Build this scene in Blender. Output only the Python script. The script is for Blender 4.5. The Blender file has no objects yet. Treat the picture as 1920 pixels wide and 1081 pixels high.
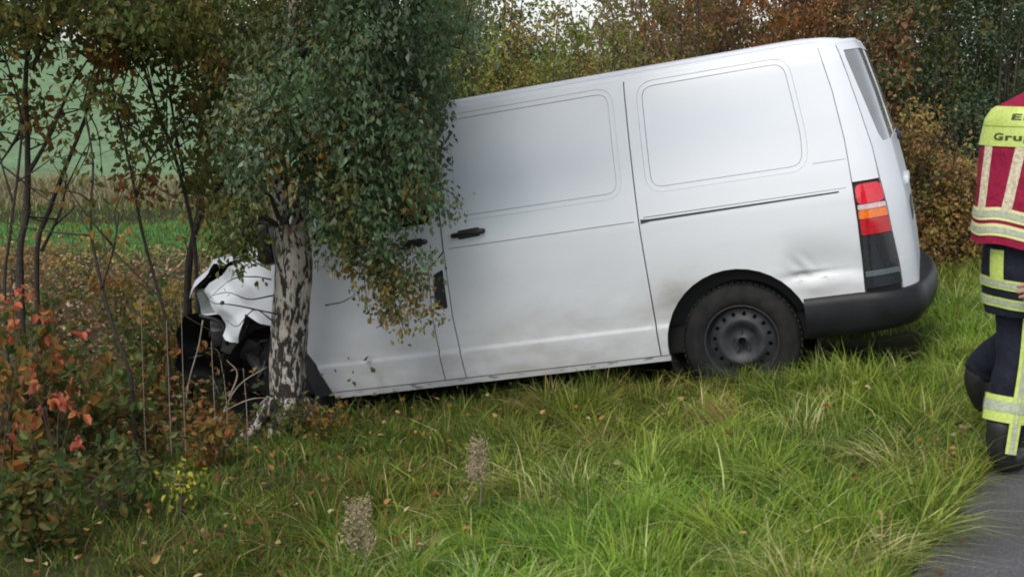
import bpy, bmesh, math, random
import numpy as np
from mathutils import Vector, Matrix
from mathutils.geometry import delaunay_2d_cdt

scene = bpy.context.scene
COL = scene.collection
R = math.radians
rng = np.random.default_rng(11)
random.seed(5)

# ------------------------------------------------------------------ camera, light, exposure
CAM_H, FPX, PITCH = 1.6, 2600.0, R(8.972)
cam = bpy.data.objects.new('camera', bpy.data.cameras.new('camera'))
COL.objects.link(cam)
cam.location = (0, 0, CAM_H)
cam.rotation_euler = (R(90) - PITCH, 0, 0)
cam.data.sensor_width = 36
cam.data.lens = FPX / 1920 * 36
cam.data.clip_end = 3000
cam.data.clip_start = 0.05
cam.data.dof.use_dof = True
cam.data.dof.focus_distance = 9.0
cam.data.dof.aperture_fstop = 7.0
scene.camera = cam

SUN_EL, SUN_AZ = 52, 205        # azimuth measured clockwise from +Y
world = bpy.data.worlds.new('World'); scene.world = world; world.use_nodes = True
wn = world.node_tree; wn.nodes.clear()
sky = wn.nodes.new('ShaderNodeTexSky'); sky.sky_type = 'NISHITA'; sky.sun_disc = False
sky.sun_elevation = R(SUN_EL); sky.sun_rotation = R(SUN_AZ)
sky.air_density = 1.0; sky.dust_density = 1.5; sky.ozone_density = 1.0
hsv = wn.nodes.new('ShaderNodeHueSaturation'); hsv.inputs['Saturation'].default_value = 0.34
bg = wn.nodes.new('ShaderNodeBackground'); bg.inputs['Strength'].default_value = 0.15
wo = wn.nodes.new('ShaderNodeOutputWorld')
wn.links.new(sky.outputs[0], hsv.inputs['Color']); wn.links.new(hsv.outputs[0], bg.inputs['Color'])
wn.links.new(bg.outputs[0], wo.inputs['Surface'])
sl = bpy.data.lights.new('sun', 'SUN'); sl.energy = 1.45; sl.angle = R(30); sl.color = (1.0, 0.94, 0.84)
sun = bpy.data.objects.new('sun', sl); COL.objects.link(sun)
az = R(SUN_AZ)
sd = Vector((math.sin(az) * math.cos(R(SUN_EL)), math.cos(az) * math.cos(R(SUN_EL)), math.sin(R(SUN_EL))))
sun.rotation_euler = sd.to_track_quat('Z', 'Y').to_euler()
scene.view_settings.view_transform = 'Standard'; scene.view_settings.look = 'None'
scene.view_settings.exposure = 0.52; scene.view_settings.gamma = 1.0
scene.view_settings.use_curve_mapping = False
scene.cycles.max_bounces = 6; scene.cycles.diffuse_bounces = 3; scene.cycles.transmission_bounces = 3
scene.cycles.filter_width = 1.9

# ------------------------------------------------------------------ helpers
def at(px, py, Y):
    """point at forward distance Y that is seen at photo pixel (px, py)"""
    a = (px - 960) / FPX; b = -(py - 540.5) / FPX
    c, s = math.cos(PITCH), math.sin(PITCH)
    d = (a, c + b * s, -s + b * c)
    t = Y / d[1]
    return Vector((d[0] * t, Y, CAM_H + d[2] * t))

def link(name, me, parent=None):
    o = bpy.data.objects.new(name, me); COL.objects.link(o)
    if parent is not None: o.parent = parent
    return o

def tag(o, label=None, cat=None, group=None, kind=None):
    if label: o['label'] = label
    if cat: o['category'] = cat
    if group: o['group'] = group
    if kind: o['kind'] = kind
    return o

def empty(name, loc=(0, 0, 0)):
    o = bpy.data.objects.new(name, None); COL.objects.link(o); o.location = loc
    o.empty_display_size = 0.2
    return o

def mesh_np(name, V, F, mat=None, col=None, smooth=True, parent=None):
    """V (n,3), F (m,k) constant k or list of arrays; col (n,3)"""
    me = bpy.data.meshes.new(name)
    V = np.asarray(V, dtype=np.float32)
    if not isinstance(F, (list, tuple)): F = [F]
    F = [np.asarray(f, dtype=np.int32) for f in F if len(f)]
    nl = sum(f.size for f in F); nf = sum(len(f) for f in F)
    me.vertices.add(len(V)); me.vertices.foreach_set('co', V.ravel())
    me.loops.add(nl); me.loops.foreach_set('vertex_index', np.concatenate([f.ravel() for f in F]))
    tot = np.concatenate([np.full(len(f), f.shape[1], np.int32) for f in F])
    st = np.concatenate([[0], np.cumsum(tot)[:-1]]).astype(np.int32)
    me.polygons.add(nf); me.polygons.foreach_set('loop_start', st)
    me.polygons.foreach_set('loop_total', tot)
    me.polygons.foreach_set('use_smooth', np.full(nf, smooth))
    me.update(calc_edges=True)
    if col is not None:
        ca = me.color_attributes.new('Col', 'FLOAT_COLOR', 'POINT')
        c4 = np.ones((len(V), 4), np.float32); c4[:, :3] = col
        ca.data.foreach_set('color', c4.ravel())
    if mat: me.materials.append(mat)
    if name is None: return me
    return link(name, me, parent)

def bm_obj(name, bm, mat, parent=None, smooth=True, angle=35):
    me = bpy.data.meshes.new(name); bmesh.ops.recalc_face_normals(bm, faces=bm.faces)
    for f in bm.faces: f.smooth = smooth
    if smooth:
        for e in bm.edges:
            if len(e.link_faces) == 2 and e.calc_face_angle(0) > R(angle): e.smooth = False
    bm.to_mesh(me); bm.free()
    if mat: me.materials.append(mat)
    return link(name, me, parent)

def catmull(P, n):
    P = np.asarray(P, float)
    if len(P) < 3:
        t = np.linspace(0, 1, n)[:, None]; return P[0] * (1 - t) + P[-1] * t
    Q = np.vstack([2 * P[0] - P[1], P, 2 * P[-1] - P[-2]])
    out = []
    for u in np.linspace(0, len(P) - 1 - 1e-6, n):
        i = int(u); t = u - i
        a, b, c, d = Q[i:i + 4]
        out.append(.5 * (2 * b + (c - a) * t + (2 * a - 5 * b + 4 * c - d) * t * t + (3 * b - a - 3 * c + d) * t ** 3))
    return np.array(out)

def tube_arrays(P, rad, seg=6, jitter=0.0, flat=None):
    P = np.asarray(P, float); n = len(P)
    rad = np.broadcast_to(np.asarray(rad, float), (n,))
    T = np.gradient(P, axis=0); T /= np.linalg.norm(T, axis=1)[:, None] + 1e-9
    up = np.array([0, 0, 1.]) if abs(T[0][2]) < .9 else np.array([1., 0, 0])
    V = []
    a = np.linspace(0, 2 * np.pi, seg, endpoint=False)
    A = np.cross(up, T[0]); A /= np.linalg.norm(A)
    for i in range(n):
        A = A - T[i] * (A @ T[i]); A /= np.linalg.norm(A) + 1e-9
        B = np.cross(T[i], A)
        r = rad[i] * (1 + jitter * rng.uniform(-1, 1, seg))
        V.append(P[i] + (np.cos(a) * r)[:, None] * A + (np.sin(a) * r)[:, None] * B * (flat if flat else 1))
    V = np.vstack(V)
    F = []
    for i in range(n - 1):
        for j in range(seg):
            k = (j + 1) % seg
            F.append((i * seg + j, i * seg + k, (i + 1) * seg + k, (i + 1) * seg + j))
    F = np.array(F)
    # caps
    V = np.vstack([V, P[0], P[-1]]); c0, c1 = len(V) - 2, len(V) - 1
    T3 = [(c0, (j + 1) % seg, j) for j in range(seg)] + [(c1, (n - 1) * seg + j, (n - 1) * seg + (j + 1) % seg) for j in range(seg)]
    return V, F, np.array(T3)

class Tubes:
    def __init__(s): s.V = []; s.Q = []; s.T = []; s.n = 0
    def add(s, P, rad, seg=5, jitter=0., flat=None):
        V, Q, T = tube_arrays(P, rad, seg, jitter, flat)
        s.V.append(V); s.Q.append(Q + s.n); s.T.append(T + s.n); s.n += len(V)
    def build(s, name, mat, parent=None):
        return mesh_np(name, np.vstack(s.V), [np.vstack(s.Q), np.vstack(s.T)], mat, parent=parent)

# ------------------------------------------------------------------ materials
def mat_new(name):
    m = bpy.data.materials.new(name); m.use_nodes = True
    nt = m.node_tree; p = nt.nodes['Principled BSDF']
    return m, nt, p

def N(nt, t, **kw):
    n = nt.nodes.new(t)
    for k, v in kw.items():
        if k.startswith('i_'): n.inputs[k[2:].replace('_', ' ')].default_value = v
        else: setattr(n, k, v)
    return n

def ramp(nt, fac, stops):
    r = nt.nodes.new('ShaderNodeValToRGB'); e = r.color_ramp.elements
    while len(e) < len(stops): e.new(.5)
    for el, (p, c) in zip(e, stops):
        el.position = p; el.color = (*c, 1) if len(c) == 3 else c
    nt.links.new(fac, r.inputs[0]); return r

def simple(name, col, rough=.6, metal=0., noise=0., nscale=20, coat=0., spec=.5, bump=0.):
    m, nt, p = mat_new(name)
    p.inputs['Base Color'].default_value = (*col, 1); p.inputs['Roughness'].default_value = rough
    p.inputs['Metallic'].default_value = metal; p.inputs['Coat Weight'].default_value = coat
    p.inputs['Specular IOR Level'].default_value = spec
    if noise or bump:
        tc = N(nt, 'ShaderNodeTexCoord'); nz = N(nt, 'ShaderNodeTexNoise'); nz.inputs['Scale'].default_value = nscale
        nz.inputs['Detail'].default_value = 5
        nt.links.new(tc.outputs['Object'], nz.inputs['Vector'])
        if noise:
            r = ramp(nt, nz.outputs[0], [(.3, tuple(c * (1 - noise) for c in col)), (.7, tuple(min(1, c * (1 + noise)) for c in col))])
            nt.links.new(r.outputs[0], p.inputs['Base Color'])
        if bump:
            b = N(nt, 'ShaderNodeBump'); b.inputs['Strength'].default_value = bump; b.inputs['Distance'].default_value = .01
            nt.links.new(nz.outputs[0], b.inputs['Height']); nt.links.new(b.outputs[0], p.inputs['Normal'])
    return m

def leaf_material(name, trans=.35, rough=.5, spec=.5):
    m, nt, p = mat_new(name)
    at_ = N(nt, 'ShaderNodeAttribute'); at_.attribute_name = 'Col'
    nt.links.new(at_.outputs['Color'], p.inputs['Base Color'])
    p.inputs['Roughness'].default_value = rough; p.inputs['Specular IOR Level'].default_value = spec
    tr = N(nt, 'ShaderNodeBsdfTranslucent'); mx = N(nt, 'ShaderNodeMixShader'); mx.inputs[0].default_value = trans
    nt.links.new(at_.outputs['Color'], tr.inputs['Color'])
    out = nt.nodes['Material Output']
    nt.links.new(p.outputs[0], mx.inputs[1]); nt.links.new(tr.outputs[0], mx.inputs[2])
    nt.links.new(mx.outputs[0], out.inputs['Surface'])
    return m

M = {}
M['leaf'] = leaf_material('leaf', .45, .55, .25)
M['birch_leaf'] = leaf_material('birch_leaf', .42, .5, .35)
M['grass'] = leaf_material('grass', .38, .55, .22)
M['dry'] = leaf_material('dry_leaf', .2, .8, .2)
M['bark'] = simple('dark_bark', (.035, .028, .022), .9, noise=.5, nscale=60, bump=.5)
M['twig'] = simple('brown_twig', (.07, .05, .035), .85, noise=.4, nscale=50)
M['bramble'] = simple('pale_twig', (.22, .18, .14), .8, noise=.4, nscale=70)
M['black'] = simple('black_plastic', (.018, .019, .021), .42, noise=.25, nscale=30, spec=.5)
M['bumper'] = simple('bumper_plastic', (.008, .009, .011), .5, noise=.45, nscale=7, spec=.3)
M['gap'] = simple('shut_gap', (.03, .03, .032), .9)
M['under'] = simple('underbody', (.012, .012, .012), .9, noise=.4, nscale=8)
M['glass'] = simple('dark_glass', (.012, .014, .016), .06, spec=.6)
M['rear_glass'] = simple('pale_rear_glass', (.20, .205, .21), .22, spec=.8, coat=.5, noise=.12, nscale=6)  # pale grey base colour stands in for the reflected sky
M['seal'] = simple('rubber_seal', (.01, .01, .01), .7)

def paint_material():
    m, nt, p = mat_new('white_van_paint')
    tc = N(nt, 'ShaderNodeTexCoord'); sep = N(nt, 'ShaderNodeSeparateXYZ')
    nt.links.new(tc.outputs['Object'], sep.inputs[0])
    def mth(op, a, b=None, c=None):
        n = N(nt, 'ShaderNodeMath', operation=op)
        for i, v in enumerate((a, b, c)):
            if v is None: continue
            if isinstance(v, (int, float)): n.inputs[i].default_value = v
            else: nt.links.new(v, n.inputs[i])
        return n.outputs[0]
    def mix(f, a, b):
        n = N(nt, 'ShaderNodeMix', data_type='RGBA')
        nt.links.new(f, n.inputs[0])
        for i, v in ((6, a), (7, b)):
            if isinstance(v, tuple): n.inputs[i].default_value = (*v, 1)
            else: nt.links.new(v, n.inputs[i])
        return n.outputs[2]
    X, Y, Z = sep.outputs
    def blob(cx, cz, rx, rz, amp):
        dx = mth('DIVIDE', mth('SUBTRACT', X, cx), rx); dz = mth('DIVIDE', mth('SUBTRACT', Z, cz), rz)
        d = mth('ADD', mth('MULTIPLY', dx, dx), mth('MULTIPLY', dz, dz))
        return mth('MULTIPLY', mth('EXPONENT', mth('MULTIPLY', d, -1)), amp)
    col = (.66, .69, .735)
    near = mth('LESS_THAN', Y, -.3)
    # soft faded livery print on the cargo side
    c = mix(mth('MULTIPLY', blob(2.62, 1.38, .27, .24, .5), near), col, (.30, .42, .50))
    c = mix(mth('MULTIPLY', blob(3.05, 1.45, .5, .2, .32), near), c, (.38, .42, .47))
    c = mix(mth('MULTIPLY', blob(3.95, 1.58, .5, .17, .33), near), c, (.36, .42, .50))
    # road dirt: low down, streaky
    n1 = N(nt, 'ShaderNodeTexNoise'); n1.inputs['Scale'].default_value = 3.5; n1.inputs['Detail'].default_value = 7
    n1.inputs['Roughness'].default_value = .65
    mp = N(nt, 'ShaderNodeMapping'); mp.inputs['Scale'].default_value = (1, 1, 2.2)
    nt.links.new(tc.outputs['Object'], mp.inputs[0]); nt.links.new(mp.outputs[0], n1.inputs['Vector'])
    low = N(nt, 'ShaderNodeMapRange'); low.inputs[1].default_value = 1.1; low.inputs[2].default_value = .22
    nt.links.new(Z, low.inputs[0])
    dirt = mth('MULTIPLY', mth('POWER', low.outputs[0], 1.3), mth('MULTIPLY', n1.outputs[0], 1.0))
    c = mix(dirt, c, (.30, .285, .26))
    arch = mth('MULTIPLY', mth('ADD', blob(4.30, .655, .09, .022, 1.5), blob(4.42, .66, .14, .012, .8)), n1.outputs[0])
    c = mix(arch, c, (.05, .05, .05))
    smear = mth('MULTIPLY', mth('ADD', mth('ADD', blob(2.9, .40, .9, .2, .5), blob(3.62, .60, .18, .14, .8)), mth('ADD', blob(4.45, .56, .2, .05, .7), blob(1.7, .4, .5, .2, .4))), mth('POWER', n1.outputs[0], 1.2))
    c = mix(smear, c, (.22, .19, .15))
    arch2 = mth('MULTIPLY', blob(3.57, .58, .09, .05, .7), n1.outputs[0])
    c = mix(arch2, c, (.15, .14, .12))
    # scratches and scuffs near the dent and along the sill
    n2 = N(nt, 'ShaderNodeTexNoise'); n2.inputs['Scale'].default_value = 26; n2.inputs['Detail'].default_value = 8
    mp2 = N(nt, 'ShaderNodeMapping'); mp2.inputs['Scale'].default_value = (.35, 1, 2.0); mp2.inputs['Rotation'].default_value = (0, .5, 0)
    nt.links.new(tc.outputs['Object'], mp2.inputs[0]); nt.links.new(mp2.outputs[0], n2.inputs['Vector'])
    scr = mth('GREATER_THAN', n2.outputs[0], .66)
    c = mix(mth('MULTIPLY', scr, mth('ADD', blob(4.27, .66, .14, .035, .9), blob(4.40, .62, .10, .03, .5))), c, (.04, .04, .045))
    sill = mth('MULTIPLY', mth('GREATER_THAN', n2.outputs[0], .61), mth('LESS_THAN', Z, .285))
    c = mix(mth('MULTIPLY', sill, .7), c, (.08, .08, .08))
    nt.links.new(c, p.inputs['Base Color'])
    p.inputs['Roughness'].default_value = .55
    p.inputs['Coat Weight'].default_value = .3; p.inputs['Coat Roughness'].default_value = .1
    b = N(nt, 'ShaderNodeBump'); b.inputs['Strength'].default_value = .08; b.inputs['Distance'].default_value = .012
    n3 = N(nt, 'ShaderNodeTexNoise'); n3.inputs['Scale'].default_value = 2.2; n3.inputs['Detail'].default_value = 2
    nt.links.new(tc.outputs['Object'], n3.inputs['Vector'])
    nt.links.new(n3.outputs[0], b.inputs['Height']); nt.links.new(b.outputs[0], p.inputs['Normal'])
    nt.links.new(b.outputs[0], p.inputs['Coat Normal'])
    return m
M['paint'] = paint_material()

def birch_bark():
    m, nt, p = mat_new('birch_bark')
    tc = N(nt, 'ShaderNodeTexCoord')
    mp = N(nt, 'ShaderNodeMapping'); mp.inputs['Scale'].default_value = (34, 34, 12)
    nt.links.new(tc.outputs['Object'], mp.inputs[0])
    n1 = N(nt, 'ShaderNodeTexNoise'); n1.inputs['Scale'].default_value = 1.0; n1.inputs['Detail'].default_value = 6; n1.inputs['Roughness'].default_value = .6
    n1.inputs['Distortion'].default_value = .8
    nt.links.new(mp.outputs[0], n1.inputs['Vector'])
    # fissures denser towards the base (old rough bark) - a real feature of birch
    sep = N(nt, 'ShaderNodeSeparateXYZ'); nt.links.new(tc.outputs['Object'], sep.inputs[0])
    mr = N(nt, 'ShaderNodeMapRange'); mr.inputs[1].default_value = 1.5; mr.inputs[2].default_value = .2
    mr.inputs[3].default_value = -.03; mr.inputs[4].default_value = .06
    nt.links.new(sep.outputs[2], mr.inputs[0])
    ad = N(nt, 'ShaderNodeMath', operation='ADD'); nt.links.new(n1.outputs[0], ad.inputs[0]); nt.links.new(mr.outputs[0], ad.inputs[1])
    r = ramp(nt, ad.outputs[0], [(.0, (.44, .42, .38)), (.485, (.38, .36, .32)), (.525, (.10, .085, .07)), (.565, (.018, .015, .013))])
    n2 = N(nt, 'ShaderNodeTexNoise'); n2.inputs['Scale'].default_value = 9; n2.inputs['Detail'].default_value = 4
    nt.links.new(tc.outputs['Object'], n2.inputs['Vector'])
    r2 = ramp(nt, n2.outputs[0], [(.38, (.88, .76, .64)), (.54, (1, 1, 1))])
    mx = N(nt, 'ShaderNodeMix', data_type='RGBA', blend_type='MULTIPLY'); mx.inputs[0].default_value = 1
    nt.links.new(r.outputs[0], mx.inputs[6]); nt.links.new(r2.outputs[0], mx.inputs[7])
    nt.links.new(mx.outputs[2], p.inputs['Base Color']); p.inputs['Roughness'].default_value = .85
    b = N(nt, 'ShaderNodeBump'); b.inputs['Strength'].default_value = .8; b.inputs['Distance'].default_value = .02; b.invert = True
    nt.links.new(ad.outputs[0], b.inputs['Height']); nt.links.new(b.outputs[0], p.inputs['Normal'])
    return m
M['birch'] = birch_bark()

# ------------------------------------------------------------------ terrain
E0 = np.array([1.26, 4.23]); ED = np.array([.49, .872]); EN = np.array([-.872, .49])
def dist_edge(x, y): return (x - E0[0]) * EN[0] + (y - E0[1]) * EN[1]
def fbm(x, y, s=1.0):
    return (np.sin(x * 1.7 * s + 1.3) * np.cos(y * 1.3 * s + .4) + .5 * np.sin(x * 3.9 * s - y * 2.7 * s + 2) +
            .3 * np.sin(x * 7.3 * s + y * 6.1 * s) + .2 * np.cos(x * 13.1 * s - y * 11.7 * s + 1)) / 2
def ground_z(x, y):
    x = np.asarray(x, float); y = np.asarray(y, float)
    d = dist_edge(x, y)
    z = np.interp(d, [-60, -.35, -.05, .3, 1.65, 3.0, 4.5, 5.7, 7, 9, 12, 16, 24, 40, 100, 400, 1500],
                  [-.05, -.05, -.015, -.04, -.215, -.40, -.62, -.76, -.72, -.58, -.5, -.45, -.2, .4, 4.0, 12, 30])
    amp = np.clip((d - .15) / 1.0, 0, 1) * np.clip(1.4 - d / 60, .2, 1)
    return z + amp * .035 * fbm(x, y, 1.0)

def ground_material():
    m, nt, p = mat_new('verge_soil_and_turf')
    at_ = N(nt, 'ShaderNodeAttribute'); at_.attribute_name = 'Col'
    tc = N(nt, 'ShaderNodeTexCoord')
    n = N(nt, 'ShaderNodeTexNoise'); n.inputs['Scale'].default_value = 6; n.inputs['Detail'].default_value = 9; n.inputs['Roughness'].default_value = .7
    nt.links.new(tc.outputs['Object'], n.inputs['Vector'])
    r = ramp(nt, n.outputs[0], [(.3, (.55, .5, .45)), (.55, (1, 1, 1)), (.75, (1.5, 1.4, 1.2))])
    n5 = N(nt, 'ShaderNodeTexNoise'); n5.inputs['Scale'].default_value = .35; n5.inputs['Detail'].default_value = 5
    nt.links.new(tc.outputs['Object'], n5.inputs['Vector'])
    r5 = ramp(nt, n5.outputs[0], [(.35, (.8, .85, .8)), (.65, (1.15, 1.1, 1.05))])
    mx = N(nt, 'ShaderNodeMix', data_type='RGBA', blend_type='MULTIPLY'); mx.inputs[0].default_value = 1
    nt.links.new(at_.outputs['Color'], mx.inputs[6]); nt.links.new(r.outputs[0], mx.inputs[7])
    mx2 = N(nt, 'ShaderNodeMix', data_type='RGBA', blend_type='MULTIPLY'); mx2.inputs[0].default_value = 1
    nt.links.new(mx.outputs[2], mx2.inputs[6]); nt.links.new(r5.outputs[0], mx2.inputs[7])
    nt.links.new(mx2.outputs[2], p.inputs['Base Color']); p.inputs['Roughness'].default_value = .95
    p.inputs['Specular IOR Level'].default_value = .15
    b = N(nt, 'ShaderNodeBump'); b.inputs['Strength'].default_value = .6; b.inputs['Distance'].default_value = .04
    nt.links.new(n.outputs[0], b.inputs['Height']); nt.links.new(b.outputs[0], p.inputs['Normal'])
    return m

def build_ground():
    def axis(lo, hi, fine0, fine1, fs, grow=1.18):
        a = list(np.arange(fine0, fine1, fs)); s = fs
        while a[-1] < hi: s *= grow; a.append(a[-1] + s)
        s = fs; b = [a[0]]
        while b[-1] > lo: s *= grow; b.append(b[-1] - s)
        return np.array(b[:0:-1] + a)
    xs = axis(-900, 900, -8, 9, .16); ys = axis(-60, 1500, 1, 22, .16)
    Xg, Yg = np.meshgrid(xs, ys); Zg = ground_z(Xg, Yg)
    V = np.stack([Xg, Yg, Zg], -1).reshape(-1, 3)
    nx, ny = len(xs), len(ys)
    i = np.arange(nx - 1); j = np.arange(ny - 1); I, J = np.meshgrid(i, j)
    a = (J * nx + I).ravel(); F = np.stack([a, a + 1, a + nx + 1, a + nx], -1)
    x, y = V[:, 0], V[:, 1]; d = dist_edge(x, y)
    verge = np.array([.045, .052, .02]); litter = np.array([.075, .055, .03]); field = np.array([.15, .24, .13])
    lawn = np.array([.06, .17, .04]); straw = np.array([.15, .16, .08])
    c = np.tile(verge, (len(V), 1))
    def blend(c, t, k): t = np.clip(t, 0, 1)[:, None]; return c * (1 - t) + k * t
    wob = fbm(x, y, .5) * .8
    left = np.clip((-x + .6 + (y - 8) * .05) / 1.5, 0, 1)
    c = blend(c, left * np.clip((d - 4.3 + wob) / 1.5, 0, 1), litter)
    c = blend(c, np.clip((y - 15.5 + wob) / 1.2, 0, 1) * left, lawn)
    c = blend(c, np.clip((y - 18.8 + wob * .6) / .6, 0, 1) * left, np.array([.03, .035, .018]))
    c = blend(c, np.clip((y - 20.6 + wob * .5) / .5, 0, 1) * left, straw)
    c = blend(c, np.clip((y - 25 + wob * 2) / 2.0, 0, 1), field)
    o = mesh_np('ground', V, F, ground_material(), col=c)
    tag(o, kind='structure')
build_ground()

def road_material():
    m, nt, p = mat_new('asphalt')
    tc = N(nt, 'ShaderNodeTexCoord')
    n = N(nt, 'ShaderNodeTexNoise'); n.inputs['Scale'].default_value = 90; n.inputs['Detail'].default_value = 6
    n2 = N(nt, 'ShaderNodeTexNoise'); n2.inputs['Scale'].default_value = 2.5; n2.inputs['Detail'].default_value = 6
    v = N(nt, 'ShaderNodeTexVoronoi'); v.inputs['Scale'].default_value = 160
    for q in (n, n2, v): nt.links.new(tc.outputs['Object'], q.inputs['Vector'])
    r = ramp(nt, n.outputs[0], [(.3, (.04, .04, .045)), (.55, (.085, .085, .092)), (.68, (.15, .15, .155)), (.76, (.30, .30, .29))])
    r2 = ramp(nt, n2.outputs[0], [(.3, (.75, .72, .7)), (.7, (1.1, 1.1, 1.12))])
    mx = N(nt, 'ShaderNodeMix', data_type='RGBA', blend_type='MULTIPLY'); mx.inputs[0].default_value = 1
    nt.links.new(r.outputs[0], mx.inputs[6]); nt.links.new(r2.outputs[0], mx.inputs[7])
    nt.links.new(mx.outputs[2], p.inputs['Base Color']); p.inputs['Roughness'].default_value = .7
    b = N(nt, 'ShaderNodeBump'); b.inputs['Strength'].default_value = .5; b.inputs['Distance'].default_value = .006
    nt.links.new(v.outputs[0], b.inputs['Height']); nt.links.new(b.outputs[0], p.inputs['Normal'])
    return m
def build_road():
    V, F = [], []
    ss = np.arange(-60, 200, .25); ws = [-6.2, -3, -.5, -.05, 0]
    for k, s in enumerate(ss):
        wob = .05 * math.sin(s * 2.3) + .03 * math.sin(s * 5.9 + 1) + .012 * math.sin(s * 17)
        for w in ws:
            e = w + (wob if w > -.4 else 0)
            P = E0 + ED * s + EN * e
            V.append((P[0], P[1], .012 if w < -.01 else -.03))
    n = len(ws)
    for k in range(len(ss) - 1):
        for j in range(n - 1): a = k * n + j; F.append((a, a + n, a + n + 1, a + 1))
    tag(mesh_np('road', V, np.array(F)[:, ::-1], road_material(), smooth=False), kind='structure')
build_road()
# ------------------------------------------------------------------ the van
VROT = (R(.057), R(-9.709), R(-16.355))
VT = Vector((1.6082, 8.6277, -.2374))
from mathutils import Euler
VM = Euler(VROT).to_matrix()
van = empty('crashed_van', VT - VM @ Vector((3.9, 0, 0)))
van.rotation_euler = VROT
tag(van, 'white panel van stuck nose down in the roadside ditch, front crushed against the birch', 'van')
def vanw(x, y, z): return VT + VM @ Vector((x - 3.9, y, z))

ZZ = [.15, .26, .30, .448, .462, .6, .9, 1.05, 1.2, 1.5, 1.8, 1.88]
WW = [.92, .940, .948, .957, .943, .948, .953, .949, .93, .875, .802, .770]
def wz(z): return np.interp(z, ZZ, WW)
def xc(z): return np.interp(z, [.3, .53, .83, 1.126, 1.36, 1.63, 1.88], [4.625, 4.628, 4.639, 4.635, 4.624, 4.591, 4.54])
def xr(z): return np.interp(z, [.3, .645, .97, 1.15, 1.323, 1.6, 1.834, 1.88], [4.91, 4.915, 4.905, 4.885, 4.862, 4.81, 4.757, 4.735])
def dent(x, z):
    g = lambda cx, cz, rx, rz: math.exp(-((x - cx) / rx) ** 2 - ((z - cz) / rz) ** 2)
    zc_ = .652 + .02 * math.sin((x - 4.2) * 9)
    A_ = .036 * min(1, max(0, (x - 4.17) / .10)) * (1 - .55 * min(1, max(0, (x - 4.35) / .28)))
    d = A_ * (math.exp(-((z - zc_) / .125) ** 2) if z > zc_ else math.exp(-((z - zc_) / .040) ** 2))
    d -= .010 * g(4.36, .575, .06, .03)
    d += .006 * g(4.30, .70, .07, .05) * math.sin(x * 70 + z * 50)
    d += .006 * g(3.6, .6, .10, .05) + .006 * g(2.9, .35, .5, .04) * math.sin(x * 14)
    d += .004 * math.sin(x * 2.1 + .6) * math.sin(z * 3.3)
    return d
def surf(u, z, off=0.0):
    """outer skin of the near side and round the rear corner. u<=0..xc side; beyond, u-xc in degrees*0.004"""
    w = float(wz(z)); c = float(xc(z)); A = float(xr(z)) - c; B = .30
    if u <= c:
        y = -(w - dent(u, z)) - off
        # front end tapers in plan
        if u < 1.3: y += .30 * ((1.3 - u) / .9) ** 2.2 * .35
        return (u, y, z)
    th = (u - c) / .004
    if th <= 90:
        t = R(th)
        return (c + A * math.sin(t) + off * math.sin(t), -(w - B * (1 - math.cos(t))) - off * math.cos(t), z)
    s = (th - 90) * .01
    return (c + A + off, -(w - B) + s, z)
def UU(th, z): return float(xc(z)) + th * .004

def resample(poly, step, closed=True):
    out = []
    n = len(poly)
    for i in range(n if closed else n - 1):
        a = np.array(poly[i], float); b = np.array(poly[(i + 1) % n], float)
        k = max(1, int(np.ceil(np.linalg.norm(b - a) / step)))
        for j in range(k): out.append(tuple(a + (b - a) * j / k))
    if not closed: out.append(tuple(poly[-1]))
    return out
def inside(P, poly):
    P = np.asarray(P); x, y = P[:, 0], P[:, 1]; r = np.zeros(len(P), bool)
    q = np.asarray(poly); n = len(q)
    for i in range(n):
        x1, y1 = q[i]; x2, y2 = q[(i + 1) % n]
        c = ((y1 > y) != (y2 > y)) & (x < (x2 - x1) * (y - y1) / (y2 - y1 + 1e-15) + x1)
        r ^= c
    return r
def segdist(P, loop):
    D = np.full(len(P), 9.)
    q = np.asarray(loop)
    for i in range(len(q)):
        a = q[i]; b = q[(i + 1) % len(q)]; ab = b - a
        t = np.clip(((P - a) @ ab) / (ab @ ab + 1e-12), 0, 1)
        D = np.minimum(D, np.linalg.norm(P - a - t[:, None] * ab, axis=1))
    return D
def rounded(poly, r, k=5):
    out = []
    n = len(poly)
    for i in range(n):
        p0, p1, p2 = (np.array(poly[(i + d) % n], float) for d in (-1, 0, 1))
        a, b = p0 - p1, p2 - p1; la, lb = np.linalg.norm(a), np.linalg.norm(b)
        rr = min(r, la * .45, lb * .45)
        s, e = p1 + a / la * rr, p1 + b / lb * rr
        for t in np.linspace(0, 1, k): out.append(tuple((1 - t) ** 2 * s + 2 * t * (1 - t) * p1 + t * t * e))
    return out
ROWS = [.440, .449, .455, .461, .470]
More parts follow.
